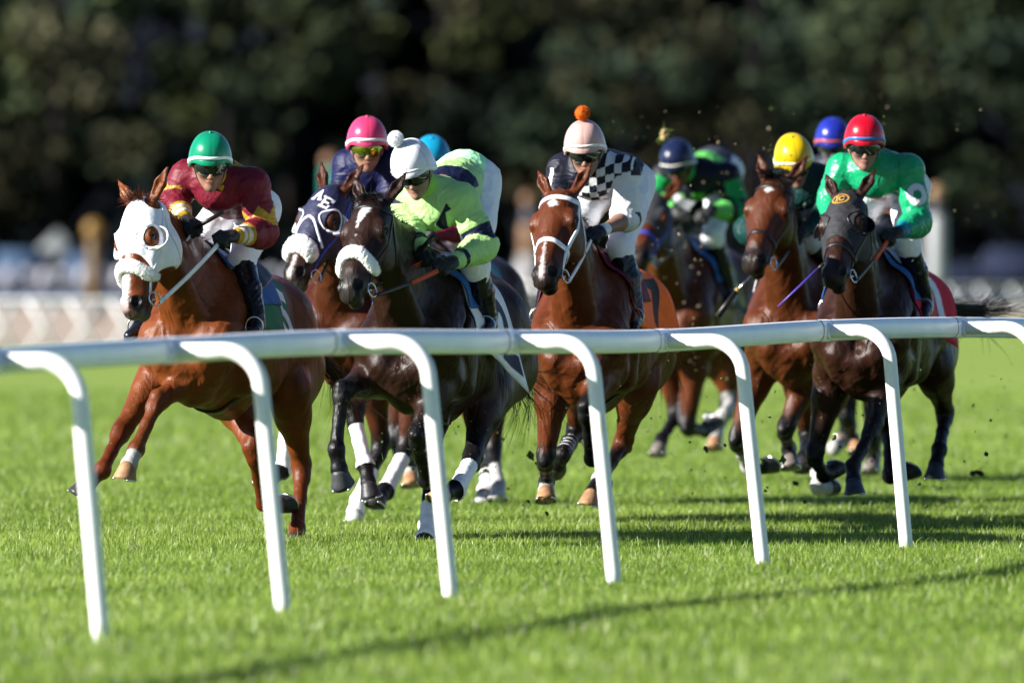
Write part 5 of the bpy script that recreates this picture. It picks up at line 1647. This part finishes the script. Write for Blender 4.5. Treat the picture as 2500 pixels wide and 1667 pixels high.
HORSES = [
 dict(key='h1', label='chestnut horse in white blinker hood and white fleece noseband, leading on the left', W=px('A', 985, 945), D=59.55, yaw=16, pitch=7,
      poll=px('A', 505, 590), muz=px('A', 424, 1250), coat=(.245, .062, .014), points=(.1, .02, .01), muzzle=(.06, .035, .03), mz0=.50, turn=29, headw=1.22, ear=.60, earhole=.050,
      legs=dict(RF=[(px('B', 350, 735), -1), (px('B', 242, 955), -1), (px('B', 110, 1080), -1)], LF=[(px('B', 565, 548), -1), (px('B', 440, 835), -1), (px('B', 372, 985), -1)],
                RH=[(px('B', 1135, 850), -1), (px('B', 1195, 1155), 1), (px('B', 1335, 1165), 1)], LH=[(px('B', 1420, 955), 1), (px('B', 1388, 1305), -1), (px('B', 1372, 1405), -1)]),
      socks=dict(RF=[(.9, (.17, .035, .008), .2)], LF=[(.9, (.2, .05, .012), .2), (2.28, WHT, .06)], RH=[(.9, (.17, .035, .008), .2)], LH=[(.9, (.2, .045, .01), .2)]),
      hoof=dict(LF=TANH, RF=DARKH, RH=DARKH, LH=DARKH), marks=('blaze', 'greylip'), seed=11, mane=(.10, .022, .008), manelen=.06, fl_len=.06, forelock=1, fl_down=-.6,
      hood=dict(mat=HOODW, cupmat=WHITEVINYL, cups=True, end=.297, crumple=.0006), bridle=WHITEVINYL, reinmat=WHITEVINYL, browband=False, noseband=False, fleece=.37, fleecer=.032,
      cloth=(GREENC, '5', WHITEC), padmat=BLUEPAD, tailcol=(.030, .012, .008), tail=[(px('P', 822, 915), -1.55), (px('P', 842, 985), -1.65), (px('P', 852, 1030), -1.7)], tailw=.06),
 dict(key='h2', label='dark bay horse in navy hood lettered A E with white fleece noseband', W=px('P', 866, 590), D=63.2, yaw=16, pitch=4,
      poll=px('C', 385, 480), muz=px('C', 150, 960), coat=(.095, .024, .009), turn=17, flarc=(15, 165), headlen=.54,
      legs=dict(RF=[(px('P', 705, 1010), -1), (px('P', 689, 1148), -1), (px('P', 645, 1180), -1)], LF=[(px('D', 395, 640), -1), (px('D', 465, 935), -1), (px('D', 490, 1095), -1)],
                RH=[(px('D', 560, 820), 1), (px('D', 425, 1140), -1), (px('D', 393, 1255), -1)], LH=[(px('D', 700, 850), 1), (px('D', 585, 1075), -1), (px('D', 520, 1150), -1)]),
      socks=dict(RF=_bay, LF=_bay, RH=_bay, LH=_bay), hoof=dict(RF=DARKH, LF=DARKH, RH=WHT, LH=DARKH), marks=('snip', 'greylip'), seed=12, nosea=.41,
      hood=dict(mat=NAVYCLOTH, cupmat=WHITEVINYL, cups=True, end=.34, cupdepth=1.0, trim=WHITEVINYL, trimpaths=[[(.37, 10), (.31, 50), (.25, 75), (.235, 90), (.25, 105), (.31, 130), (.37, 170)]]),
      bridle=BLUETRIM, noseband=False, browband=False, fleece=.41, fleecer=.050, cloth=(NAVYC, None, WHITEC), padmat=NAVYC,
      wraps=[('RF', 1, .15, 2, .1, WHITECLOTH, None), ('LF', 1, .18, 2, .08, WHITECLOTH, None), ('RH', 1, .45, 3, .30, WHITECLOTH, None), ('LH', 1, .15, 2, .1, WHITECLOTH, None)]),
 dict(key='h3', label='dark brown horse with white star and white fleece noseband beside the hooded chestnut', W=px('C', 950, 905), D=58.9, yaw=16, pitch=5,
      poll=px('C', 635, 545), muz=px('C', 485, 1040), coat=(.036, .014, .0085), muzzle=(.05, .042, .040), turn=12, ear=.42,
      legs=dict(RF=[(px('D', 325, 490), -1), (px('D', 292, 838), -1), (px('D', 325, 1060), -1)], LF=[(px('D', 765, 770), -1), (px('D', 825, 1020), 1), (px('D', 850, 900), 1)],
                RH=[(px('D', 845, 960), 1), (px('D', 832, 1285), -1), (px('D', 806, 1402), -1)], LH=[(px('D', 1090, 905), -1), (px('D', 1000, 1070), -1), (px('D', 885, 1120), -1)]),
      socks=dict(RF=[(.75, BLACK, .15)], LF=[(.75, BLACK, .15)], RH=[(.6, BLACK, .15)], LH=[(.6, BLACK, .15)]), hoof=dict(RF=(.06, .06, .065), LF=DARKH, RH=DARKH, LH=TANH), marks=('drip',), seed=13, forelock=1,
      bridle=LEATHER, reinmat=LEATHER, fleece=.385, fleecer=.034, noseband=False, cloth=(WHITEC, '2', NAVYC, (.04, -.74)), clothphi=(1.75, 2.2), padmat=BLUEPAD,
      wraps=[('RH', 1, .62, 3, .30, WHITECLOTH, None), ('LH', 1, .10, 2, .12, WHITECLOTH, None)],
      tail=[(px('D', 1330, 420), -1.62), (px('D', 1390, 540), -1.8), (px('D', 1330, 690), -1.9)], tailw=.12),
 dict(key='h4', label='bay horse with white bridle and narrow white snip, in the middle of the field', W=px('E', 490, 975), D=61.6, yaw=11, pitch=4,
      poll=px('E', 300, 555), muz=px('E', 190, 1055), coat=(.155, .037, .010), turn=16, ear=.42, headw=1.24, strapw=.028, cheek=14,
      legs=dict(RF=[(px('F', 205, 880), -1), (px('F', 215, 1000), 1), (px('F', 208, 1095), -1)], LF=[(px('F', 455, 560), -1), (px('F', 495, 860), 1), (px('F', 500, 780), 1)],
                RH=[(px('F', 395, 690), 1), (px('F', 312, 830), -1), (px('F', 265, 935), 1)], LH=[(px('F', 685, 770), 1), (px('F', 540, 985), -1), (px('F', 470, 1130), -1)]),
      socks=dict(RF=_bay + [(2.45, WHT, .05)], LF=[(.72, BLACK, .12)], RH=_bay, LH=[(1.25, BLACK, .15), (1.75, WHT, .05), (2.3, BLACK, .05)]),
      hoof=dict(RF=TANH, LF=DARKH, RH=DARKH, LH=TANH), marks=('star', 'snip'), seed=14, bridle=WHITEVINYL, reinmat=WHITEVINYL, nosea=.37, nosew=.028,
      cloth=(ORANGEC, '7', DARKC, (.02, -.94), (.54, .93, .66, .93)), padmat=PURPLEC, wraps=[('RH', 1, .45, 1, .9, WHITECLOTH, [(.2, LEATHER), (.5, LEATHER), (.8, LEATHER)])]),
 dict(key='h5', label='blurred bay horse in charcoal hood behind the white-bridled bay, its head low', W=px('P', 1660, 590), D=74.0, yaw=14, pitch=2,
      poll=px('P', 1597, 478), muz=px('P', 1556, 612), coat=(.15, .036, .010), turn=6, neck=.86,
      legs=dict(RF=[(px('F', 1015, 590), -1), (px('F', 925, 735), -1), (px('F', 900, 815), -1)], LF=[(px('F', 1080, 680), -1), (px('F', 1190, 690), 1), (px('F', 1255, 640), 1)],
                RH=[(px('F', 1375, 480), 1), (px('F', 1305, 590), -1), (px('F', 1235, 640), 1)], LH=[(px('F', 1330, 560), 1), (px('F', 1262, 705), -1), (px('F', 1248, 780), -1)]),
      socks=dict(RF=_bay, LF=_bay, RH=[(.8, BLACK, .1), (1.3, WHT, .05)], LH=[(.8, BLACK, .1), (1.5, WHT, .05)]), hoof=dict(RF=GREYH, LF=DARKH, RH=DARKH, LH=TANH), seed=15,
      hood=dict(mat=DARKHOOD, cupmat=CUPBLACK, cups=False, end=.30), bridle=BLUETRIM, browband=False, cloth=(DARKC, '6', YELLOWC, (.02, -.70)), padmat=BLUEPAD),
 dict(key='h6', label='bay horse with dark forelock and white diamond, yellow capped rider up', W=px('P', 1955, 606), D=65.8, yaw=11, pitch=4,
      poll=px('G', 375, 480), muz=px('G', 225, 970), coat=(.125, .032, .009), turn=9, headw=1.26, forelock=1, fl_down=.6, fl_len=.14,
      legs=dict(RF=[(px('H', 245, 755), -1), (px('H', 320, 905), 1), (px('H', 460, 905), 1)], LF=[(px('H', 545, 690), -1), (px('H', 572, 800), 1), (px('H', 580, 895), -1)],
                RH=[(px('H', 690, 730), 1), (px('H', 665, 850), -1), (px('H', 655, 905), -1)], LH=[(px('H', 725, 830), 1), (px('H', 750, 1030), -1), (px('H', 830, 1045), 1)]),
      socks=dict(RF=_bay + [(1.35, WHT, .08), (2.2, BLACK, .05)], LF=_bay, RH=_bay, LH=_bay + [(1.6, WHT, .05)]), hoof=dict(RF=DARKH, LF=GREYH, RH=DARKH, LH=DARKH), marks=('diamond',), seed=16,
      bridle=LEATHER, nosea=.40, cloth=(YELLOWC, None, DARKC), padmat=WHITEC),
 dict(key='h7', label='dark bay horse in black hood with a round gold IC badge, nearest on the right', W=px('G', 985, 965), D=63.4, yaw=13, pitch=4,
      poll=px('G', 825, 575), muz=px('G', 735, 1050), coat=(.048, .016, .009), mz0=.49, turn=12, ear=.40,
      legs=dict(RF=[(px('H', 725, 850), -1), (px('H', 790, 960), 1), (px('H', 865, 925), 1)], LF=[(px('H', 1085, 685), -1), (px('H', 965, 905), -1), (px('H', 975, 1055), -1)],
                RH=[(px('H', 1195, 690), 1), (px('H', 1195, 960), -1), (px('H', 1330, 940), 1)], LH=[(px('H', 1540, 585), 1), (px('H', 1500, 800), -1), (px('H', 1468, 965), -1)]),
      socks=dict(RF=[(.6, BLACK, .2)], LF=[(.6, BLACK, .2)], RH=[(.8, BLACK, .2)], LH=[(1.1, BLACK, .1)]), hoof=dict(RF=DARKH, LF=(.03, .04, .07), RH=DARKH, LH=(.03, .04, .05)), seed=17,
      hood=dict(mat=BLACKCLOTH, cupmat=CUPBLACK, cups=True, end=.335, cupdepth=1.0), bridle=LEATHER, browband=False, nosea=.40,
      cloth=(REDC, '1', WHITEC, (.02, -.90), (.74, .86, .66, .95)), padmat=BLUEPAD, tail=[(px('G', 1690, 1340), -1.66), (px('G', 1800, 1330), -1.85), (px('G', 1880, 1270), -2.0)], tailw=.14),
 dict(key='h8', label='dark horse at the back right, mostly hidden behind the black-hooded one', W=px('P', 2075, 612), D=71.5, yaw=11, pitch=3,
      poll=px('P', 2012, 540), muz=px('P', 1985, 700), coat=(.030, .013, .009),
      legs=dict(RF=[(px('H', 925, 610), -1), (px('H', 965, 740), 1), (px('H', 990, 800), -1)], LF=[(px('H', 1090, 760), -1), (px('H', 1090, 850), 1), (px('H', 1075, 920), -1)],
                RH=[(px('H', 940, 690), 1), (px('H', 850, 790), -1), (px('H', 890, 760), 1)], LH=[(px('H', 1110, 720), 1), (px('H', 1100, 830), -1), (px('H', 1080, 900), -1)]),
      socks=dict(RF=_bay, LF=_bay, RH=_bay + [(1.5, WHT, .05)], LH=_bay), hoof=dict(RF=TANH, LF=GREYH, RH=TANH, LH=DARKH), seed=18, bridle=LEATHER, cloth=(NAVYC, None, WHITEC), padmat=WHITEC, vox=.010),
 dict(key='h9', label='brown horse hidden behind the dark brown one, striped white bandages on its hind legs', W=px('P', 1068, 600), D=67.6, yaw=15, pitch=3,
      poll=px('P', 985, 560), muz=px('P', 965, 690), coat=(.085, .024, .010),
      legs=dict(RF=[(px('P', 962, 1070), -1), (px('P', 985, 1140), 1), (px('P', 1020, 1110), 1)], LF=[(px('D', 690, 790), -1), (px('D', 735, 940), 1), (px('D', 730, 1030), -1)],
                RH=[(px('D', 1185, 905), 1), (px('D', 1172, 1080), -1), (px('D', 1150, 1150), -1)], LH=[(px('D', 1215, 850), 1), (px('D', 1245, 1040), -1), (px('D', 1238, 1120), -1)]),
      socks=dict(RF=_bay, LF=_bay + [(2.3, WHT, .05)], RH=_bay, LH=_bay + [(1.5, WHT, .05)]), hoof=dict(RF=DARKH, LF=TANH, RH=WHT, LH=WHT), seed=19, bridle=LEATHER, cloth=(TEALC, None, WHITEC), padmat=WHITEC, vox=.010,
      wraps=[('RH', 1, .45, 2, .7, WHITECLOTH, [(.1, LEATHER), (.75, mat('red_tape', (.5, .02, .03), rough=.6))])]),
]
_dbg = False
HB = {}
def build_horses(keys=None):
    for S in HORSES:
        if keys and S['key'] not in keys: continue
        S['dbg'] = _dbg
        h = horse(S)
        dress(h)
        HB[S['key']] = h

# ------------------------------------------------------------------ silks and riders
def solid(c, amp=.08):
    def f(V, J, g): return np.tile(A(*c), (len(V), 1)) * (1 + amp * wob(V, 9, 1))[:, None]
    return f
def mixc(C, w, col):
    w = np.asarray(w, float)[:, None]
    return C * (1 - w) + A(*col) * w
def pnt1(V, J, g):
    C = solid((.21, .012, .030))(V, J, g); gold = (.62, .36, .03)
    z = tri(g['ang'] * 5)
    C = mixc(C, g['arm'] & (g['t'] > .70 - .22 * z) & (g['t'] < .93), gold)
    C = mixc(C, g['arm'] & (g['t'] > 1.60), gold); C = mixc(C, g['arm'] & (g['t'] > 1.68) & (g['t'] < 1.77), (.62, .58, .50)); C = mixc(C, g['arm'] & (g['t'] > 1.82) & (g['t'] < 1.91), (.62, .58, .50))
    C = mixc(C, (~g['arm'] | (g['t'] < .06)) & (g['z'] > .06) & (np.abs(g['y'] - .13) < .045 + .02 * tri(g['v'] * 60)) & (g['v'] > .55), gold)
    return C
def pnt2(V, J, g):
    C = solid((.010, .012, .072))(V, J, g)
    return mixc(C, g['arm'] & (np.abs(g['t'] - .86) < .03), (.25, .22, .10))
def pnt3(V, J, g):
    C = solid((.52, .86, .30))(V, J, g); nv = (.010, .014, .045)
    C = mixc(C, sstep(.35, .15, g['v']) * sstep(0, .08, g['z']) * .8, (.38, .86, .50))
    C = mixc(C, g['arm'] & (g['t'] > .62) & (g['t'] < .98), nv)
    C = mixc(C, g['arm'] & (g['t'] > 1.72) & (g['t'] < 1.84), nv)
    fr_ = V[:, 0] - J['M'][0]
    C = mixc(C, (~g['arm']) & (g['z'] > .02) & (np.abs(g['v'] - .74 + .5 * (g['y'] - .05)) < .13), nv)
    C = mixc(C, (~g['arm']) & (g['z'] < .03) & ((np.abs(g['y'] - .085) / .06 + np.abs(g['z'] + .10) / .11) < 1) & (g['v'] > .6), nv)
    return C
def pnt4(V, J, g):
    blk, wh = (.012, .014, .03), (.70, .70, .72)
    C = solid(blk)(V, J, g)
    ck = ((np.floor(g['y'] / .042) + np.floor((g['z'] * .9 + g['v'] * .42) / .042)) % 2) == 0
    C = mixc(C, ck & ((g['v'] > .80) | (g['z'] < .0)) & (g['v'] > .5) & (np.abs(g['y'] - .08) < .14), wh)
    C = mixc(C, g['arm'] & (g['side'] > 0) & (g['t'] > .12) & (g['t'] < .90) & (g['d'] < .090), wh)
    C = mixc(C, g['arm'] & (g['side'] > 0) & (g['t'] > 1.0), wh)
    C = mixc(C, g['arm'] & (g['side'] < 0) & (np.abs(np.sin(g['ang'] * 1.5)) < .22) & (g['t'] > .1), wh)
    return C
def pnt5(V, J, g):
    gr, br = (.012, .42, .10), (.20, .80, .16)
    C = solid((.010, .012, .022))(V, J, g)
    C = mixc(C, g['arm'] & (g['t'] > .18) & (g['t'] < .72) & (np.cos(g['ang'] + .4) > -.55), gr)
    C = mixc(C, g['arm'] & (np.sin(g['t'] * 22) > .1) & (g['t'] > .78) & (g['t'] < 1.45), gr)
    C = mixc(C, g['arm'] & (g['t'] > 1.5) & (g['t'] < 1.95), br)
    C = mixc(C, (~g['arm']) & (g['z'] > .07) & (np.abs(g['v'] - .66) < .13) & (np.abs(g['y'] - .05) < .085), br)
    C = mixc(C, (~g['arm']) & (g['z'] > .07) & (np.abs(g['v'] - .66) < .04) & (np.abs(g['y'] - .05) < .03), (.03, .25, .1))
    C = mixc(C, (~g['arm']) & (g['z'] < -.10) & (g['v'] > .5) & (np.sin(g['y'] * 50) > -.4), (.10, .45, .05))
    C = mixc(C, (~g['arm']) & (g['v'] < .5) & (g['z'] > .06), (.06, .06, .085))
    return C
def pnt6(V, J, g):
    C = solid((.006, .050, .046))(V, J, g)
    return mixc(C, (~g['arm']) & (g['z'] < -.12) & (np.sin(g['y'] * 60) > 0), (.45, .55, .52))
def pnt7(V, J, g):
    C = solid((.012, .46, .19))(V, J, g); wh = (.62, .62, .70)
    cen = lerp(J['shL'], J['elL'], .48) + unit(A(.82, .45, 0)) * .085
    r = np.linalg.norm(V - cen, axis=1); m = r < .2
    C = mixc(C, m & (r < .060), wh); C = mixc(C, m & (r < .026), (.008, .38, .15))
    C = mixc(C, g['arm'] & (g['t'] > 1.80) & (np.sin(g['t'] * 60) > -.2), (.01, .15, .55))
    C = mixc(C, (~g['arm']) & (g['z'] < -.115) & (g['v'] < .86) & (g['v'] > .35), wh)
    C = mixc(C, (~g['arm']) & (np.abs(g['y'] - .16) < .02) & (g['v'] < .75) & (g['z'] > .0), wh)
    return C
SATIN = mat('green_satin', attr=True, rough=0.30, spec=0.5, var=0.08, vscale=16, bump=0.0015, bscale=70, folds=(.0035, 10, (1, 1, .8)))
JOCKEYS = dict(
 h1=dict(label='jockey in maroon and gold silks and green cap riding the white hooded chestnut', seed=1, hel=(.0, .32, .165), band=(.72, .74, .76), paint=pnt1, hp=18, hy=-4, collar=(.55, .33, .03), bow=(.62, .36, .03), glovetrim=None, roll=0,
     j=dict(head=px('A', 982, 272), shL=px('A', 1262, 490), shR=px('A', 828, 440), elL=px('A', 1335, 800), elR=px('A', 735, 590), wrL=px('A', 1150, 828), wrR=px('A', 815, 718), haL=px('A', 1030, 830), haR=px('A', 870, 790),
            pel=px('A', 1215, 625), knL=px('A', 1190, 990), anL=px('A', 1290, 1370)), reinw=.024),
 h2=dict(label='jockey in plain navy silks and pink cap riding the navy hooded horse', seed=2, hel=(.80, .06, .19), band=(.74, .70, .74), paint=pnt2, hp=14, hy=-4, lens=LENSGOLD, stubble=.35, roll=0,
     j=dict(head=px('C', 603, 172), shR=px('C', 490, 355), shL=px('C', 735, 330), elR=px('C', 470, 520), pel=px('C', 760, 400))),
 h3=dict(label='jockey in lime and navy silks and white bobble cap riding the dark brown horse', seed=3, dim=1.0, hel=(.74, .74, .78), band=(.70, .70, .74), bandh=(.02, .14), pom=(.80, .80, .82), pomat=(.02, -.045, .178), paint=pnt3, hp=27, hy=14, roll=-8, skin=(.50, .30, .21), stubble=.05, collar=(.38, .80, .12),
     j=dict(head=px('C', 868, 318), shL=px('C', 1165, 560), shR=px('C', 860, 560), elL=px('C', 1300, 830), elR=px('C', 800, 640), wrL=px('C', 1125, 930), haL=px('C', 1035, 945), wrR=px('C', 940, 860), haR=px('C', 935, 900), pel=px('C', 1190, 420), knL=px('C', 1250, 950), anL=px('C', 1330, 1260))),
 h4=dict(label='jockey in black and white checked silks and pale pink cap riding the white bridled bay', seed=4, hel=(.80, .50, .45), band=(.78, .74, .72), bandh=(.05, .19), bandtext="Jockeys' Guild", bandang=.05, pom=(.85, .17, .01), paint=pnt4, hp=18, hy=4, roll=-3, glove=(.015, .016, .03), glovetrim=(.62, .64, .66), slv=dict(L=.10),
     j=dict(head=px('E', 462, 238), shL=px('E', 715, 440), shR=px('E', 330, 430), elL=px('E', 735, 740), elR=px('E', 290, 600), wrL=px('E', 585, 815), haL=px('E', 510, 835), pel=px('E', 690, 490), knL=px('E', 690, 930), anL=px('E', 790, 1320))),
 h5=dict(label='jockey in black and neon green silks and dark navy cap, out of focus', seed=5, hel=(.012, .02, .07), band=(.62, .58, .50), bandh=(.0, .12), paint=pnt5, hp=30, hy=16, skin=(.20, .06, .03), collar=(.05, .5, .1), roll=-4, glove=(.02, .02, .02),
     j=dict(head=px('E', 1050, 338), shL=px('E', 1370, 470), shR=px('E', 975, 470), elL=px('E', 1440, 690), wrL=px('E', 1270, 690), haL=px('E', 1190, 745), elR=px('E', 890, 590), wrR=px('E', 1040, 690), haR=px('E', 1110, 740), pel=px('E', 1290, 420), knL=px('E', 1280, 850), anL=px('E', 1390, 1200))),
 h6=dict(label='jockey in dark green silks and yellow cap, half hidden behind the black hooded horse', seed=6, hel=(.88, .60, .004), band=(.75, .72, .55), paint=pnt6, hp=32, hy=-6, roll=-10, breech=(.45, .45, .48),
     j=dict(head=px('G', 488, 320), shL=px('G', 690, 500), shR=px('G', 440, 520), pel=px('G', 640, 560), knL=px('G', 570, 860), elL=px('G', 720, 700), wrL=px('G', 560, 820), haL=px('G', 500, 850))),
 h7=dict(label='jockey in emerald satin silks with white sleeve ring and red cap', seed=7, hel=(.72, .004, .025), band=(.02, .22, .62), paint=pnt7, hp=15, hy=-2, silkmat=SATIN, skin=(.46, .25, .19), stubble=.3, collar=(.004, .28, .11),
     j=dict(head=px('G', 942, 200), shL=px('G', 1220, 430), shR=px('G', 800, 430), elL=px('G', 1285, 760), wrL=px('G', 1170, 825), haL=px('G', 1080, 850), elR=px('G', 730, 620), pel=px('G', 1140, 515), knL=px('G', 1215, 900), anL=px('G', 1330, 1260))),
 h8=dict(label='jockey in blue cap with orange band, grey face mask, behind the red capped rider', seed=8, hel=(.02, .035, .40), band=(.62, .12, .08), paint=solid((.03, .035, .05)), hp=22, skin=(.16, .16, .18), svox=.008,
     j=dict(head=px('G', 742, 205), shL=px('G', 900, 430), shR=px('G', 600, 440), pel=px('G', 800, 450))),
 h9=dict(label='jockey in bright cyan cap, almost hidden behind the lime rider', seed=9, hel=(.01, .36, .62), paint=solid((.30, .02, .06)), hp=30, breech=(.72, .58, .66), svox=.008,
     j=dict(head=px('C', 990, 282), shL=px('C', 1130, 520), shR=px('C', 880, 520), pel=px('C', 1080, 520), knL=px('C', 1120, 760))),
)
PURPLE = mat('purple_shaft', (.10, .06, .45), rough=.4); ORANGEGRIP = mat('orange_rubber', (.62, .10, .03), rough=.7, var=.1, bump=.001, bscale=200)
JK = {}
def crop_whip(fr, pts, rr, label, m=LEATHER, band=None):
    q = np.array([fr.at(p, X) for p, X in pts])
    o = fr.base + A(0, 0, 0); c = q.mean(0)
    root = empty('riding_crop', fr.wor(c), fr.rz); tag(root, label, 'riding crop', 'riding crops')
    b = MB(); b.tube(q[:2] - c, rr[:2], 10); b.build('handle', LEATHER, root)
    b = MB(); b.tube(q[1:] - c, rr[2:], 8); b.build('shaft', m, root)
    if band: b = MB(); b.tube(np.array([lerp(q[1], q[2], -.02), lerp(q[1], q[2], .12)]) - c, rr[1] * 1.05, 10); b.build('ferrule', band, root)
def build_jockeys():
    for k, S in JOCKEYS.items():
        if k not in HB: continue
        h = HB[k]
        jk = jockey(S, h); JK[k] = jk
        reins(h, jk, h['S'].get('reinmat', h['S']['bridle']) if h['S'].get('reinmat') else LEATHER, S.get('reinw', .020), ORANGEGRIP if k in ('h3', 'h7') else None)
def badge_letter(strokes, w):
    V = []; F = []
    for n, (x0, y0, x1, y1) in enumerate(strokes):
        a, b = A(x0, y0), A(x1, y1); d = unit(b - a); q = A(-d[1], d[0]) * w / 2; L = np.linalg.norm(b - a); m = max(2, int(L / .1))
        base = len(V)
        for i in range(m + 1):
            c = lerp(a - d * w * .3, b + d * w * .3, i / m); V += [c - q, c + q]
        F += [(base + 2 * i, base + 2 * i + 2, base + 2 * i + 3, base + 2 * i + 1) for i in range(m)]
    return V, F
LETTER = {'A': [(.05, 0, .5, 1), (.95, 0, .5, 1), (.25, .36, .75, .36), (-.1, 0, .25, 0), (.75, 0, 1.1, 0)],
          'E': [(.18, 0, .18, 1), (.18, 1, .9, 1), (.18, .5, .7, .5), (.18, 0, .9, 0), (.9, .78, .9, 1), (.9, 0, .9, .25), (.0, 0, .18, 0), (.0, 1, .18, 1)],
          'I': [(.5, 0, .5, 1), (.3, 0, .7, 0), (.3, 1, .7, 1)],
          'C': [(.85, .8, .6, 1), (.6, 1, .3, .95), (.3, .95, .12, .7), (.12, .7, .12, .3), (.12, .3, .3, .05), (.3, .05, .6, 0), (.6, 0, .85, .2)]}
def hood_letters():
    if 'h1' in HB:
        h = HB['h1']; ho = h['hood']; ink = mat('dark_thread', (.05, .05, .06), rough=.8); rs = np.random.RandomState(2)
        for i in range(16):
            a = .07 + .0135 * i; w = rs.uniform(.012, .026) * (2.1 if i in (6, 9) else 1)
            q = [(-w / 2, -.0012), (0, -.0014), (w / 2, -.0012), (w / 2, .0012), (0, .0014), (-w / 2, .0012)]
            decal('stitch', q, [(0, 1, 4, 5), (1, 2, 3, 4)], h['H'](a, rs.uniform(-.004, .004), .0), h['hs'], -h['ha'], h['hn'], h['hbvh'], ink, ho, lift=.0018)
    if 'h2' in HB:
        h = HB['h2']; ho = h['hood']
        for ch, a, s, sz in (('A', .095, .000, .064), ('E', .138, .050, .064)):
            o = h['H'](a, s, .0)
            right = unit(h['hs'] * 1.0 + h['ha'] * .12); up = unit(-h['ha'] * 1.0 + h['hs'] * .12 + h['hn'] * .15)
            for n, st in enumerate(LETTER[ch]):
                V, F = badge_letter([st], .20)
                V = (np.array(V) - .5) * A(.78, 1) * sz
                decal('letter', V, F, o, right, up, unit(h['hn'] + .0 * h['hs']), h['hbvh'], WHITEC, ho, lift=.003 + n * .0004)
    if 'h7' in HB:
        h = HB['h7']; ho = h['hood']; gold = mat('gold_thread', (.62, .34, .06), rough=.5)
        o = h['H'](.092, -.004, .0); right, up, nr = h['hs'], unit(-h['ha'] + .2 * h['hn']), h['hn']
        V = []; F = []; m = 40
        for i in range(m):
            t = 2 * math.pi * i / m
            for r_ in (.033, .040): V.append((math.cos(t) * r_ * 1.22, math.sin(t) * r_))
        F = [(2 * i, 2 * i + 1, (2 * i + 3) % (2 * m), (2 * i + 2) % (2 * m)) for i in range(m)]
        decal('badge', V, F, o, right, up, nr, h['hbvh'], gold, ho, lift=.003)
        for ch, ox in (('I', -.018), ('C', .010)):
            for n, st in enumerate(LETTER[ch]):
                V, F = badge_letter([st], .24); V = (np.array(V) - .5) * A(.034, .036) + A(ox, 0)
                decal('letter', V, F, o, right, up, nr, h['hbvh'], gold, ho, lift=.003 + n * .0004)
def crops():
    if 'h1' in HB:
        fr = HB['h1']['fr']
        crop_whip(fr, [(px('A', 1072, 668), .42), (px('A', 885, 772), .42), (px('A', 740, 850), .05)], (.012, .011, .008, .004), 'black riding crop with ribbed grip held by the maroon rider', LEATHER)
    if 'h3' in HB:
        fr = HB['h3']['fr']
        crop_whip(fr, [(px('C', 998, 775), .40), (px('C', 935, 845), .40), (px('C', 860, 930), .10)], (.012, .011, .008, .004), 'short black riding crop butt in the lime rider\'s hand')
    if 'h6' in HB:
        fr = HB['h6']['fr']
        crop_whip(fr, [(px('G', 5, 1365), .75), (px('G', 125, 1205), .70), (px('G', 235, 1085), .66)], (.018, .014, .006, .004), 'dark riding crop pointing down beside the muzzle of the bay with white diamond', STEEL, band=TANC)
    if 'h7' in HB:
        fr = HB['h7']['fr']
        crop_whip(fr, [(px('G', 690, 1022), .55), (px('G', 640, 1068), .55), (px('G', 390, 1303), .62)], (.010, .008, .008, .004), 'riding crop with purple shaft beside the black hooded horse', PURPLE)

# ------------------------------------------------------------------ build everything
setting()
grass()
running_rail()
far_side()
build_horses()
build_jockeys()
hood_letters()
crops()
flying_turf()
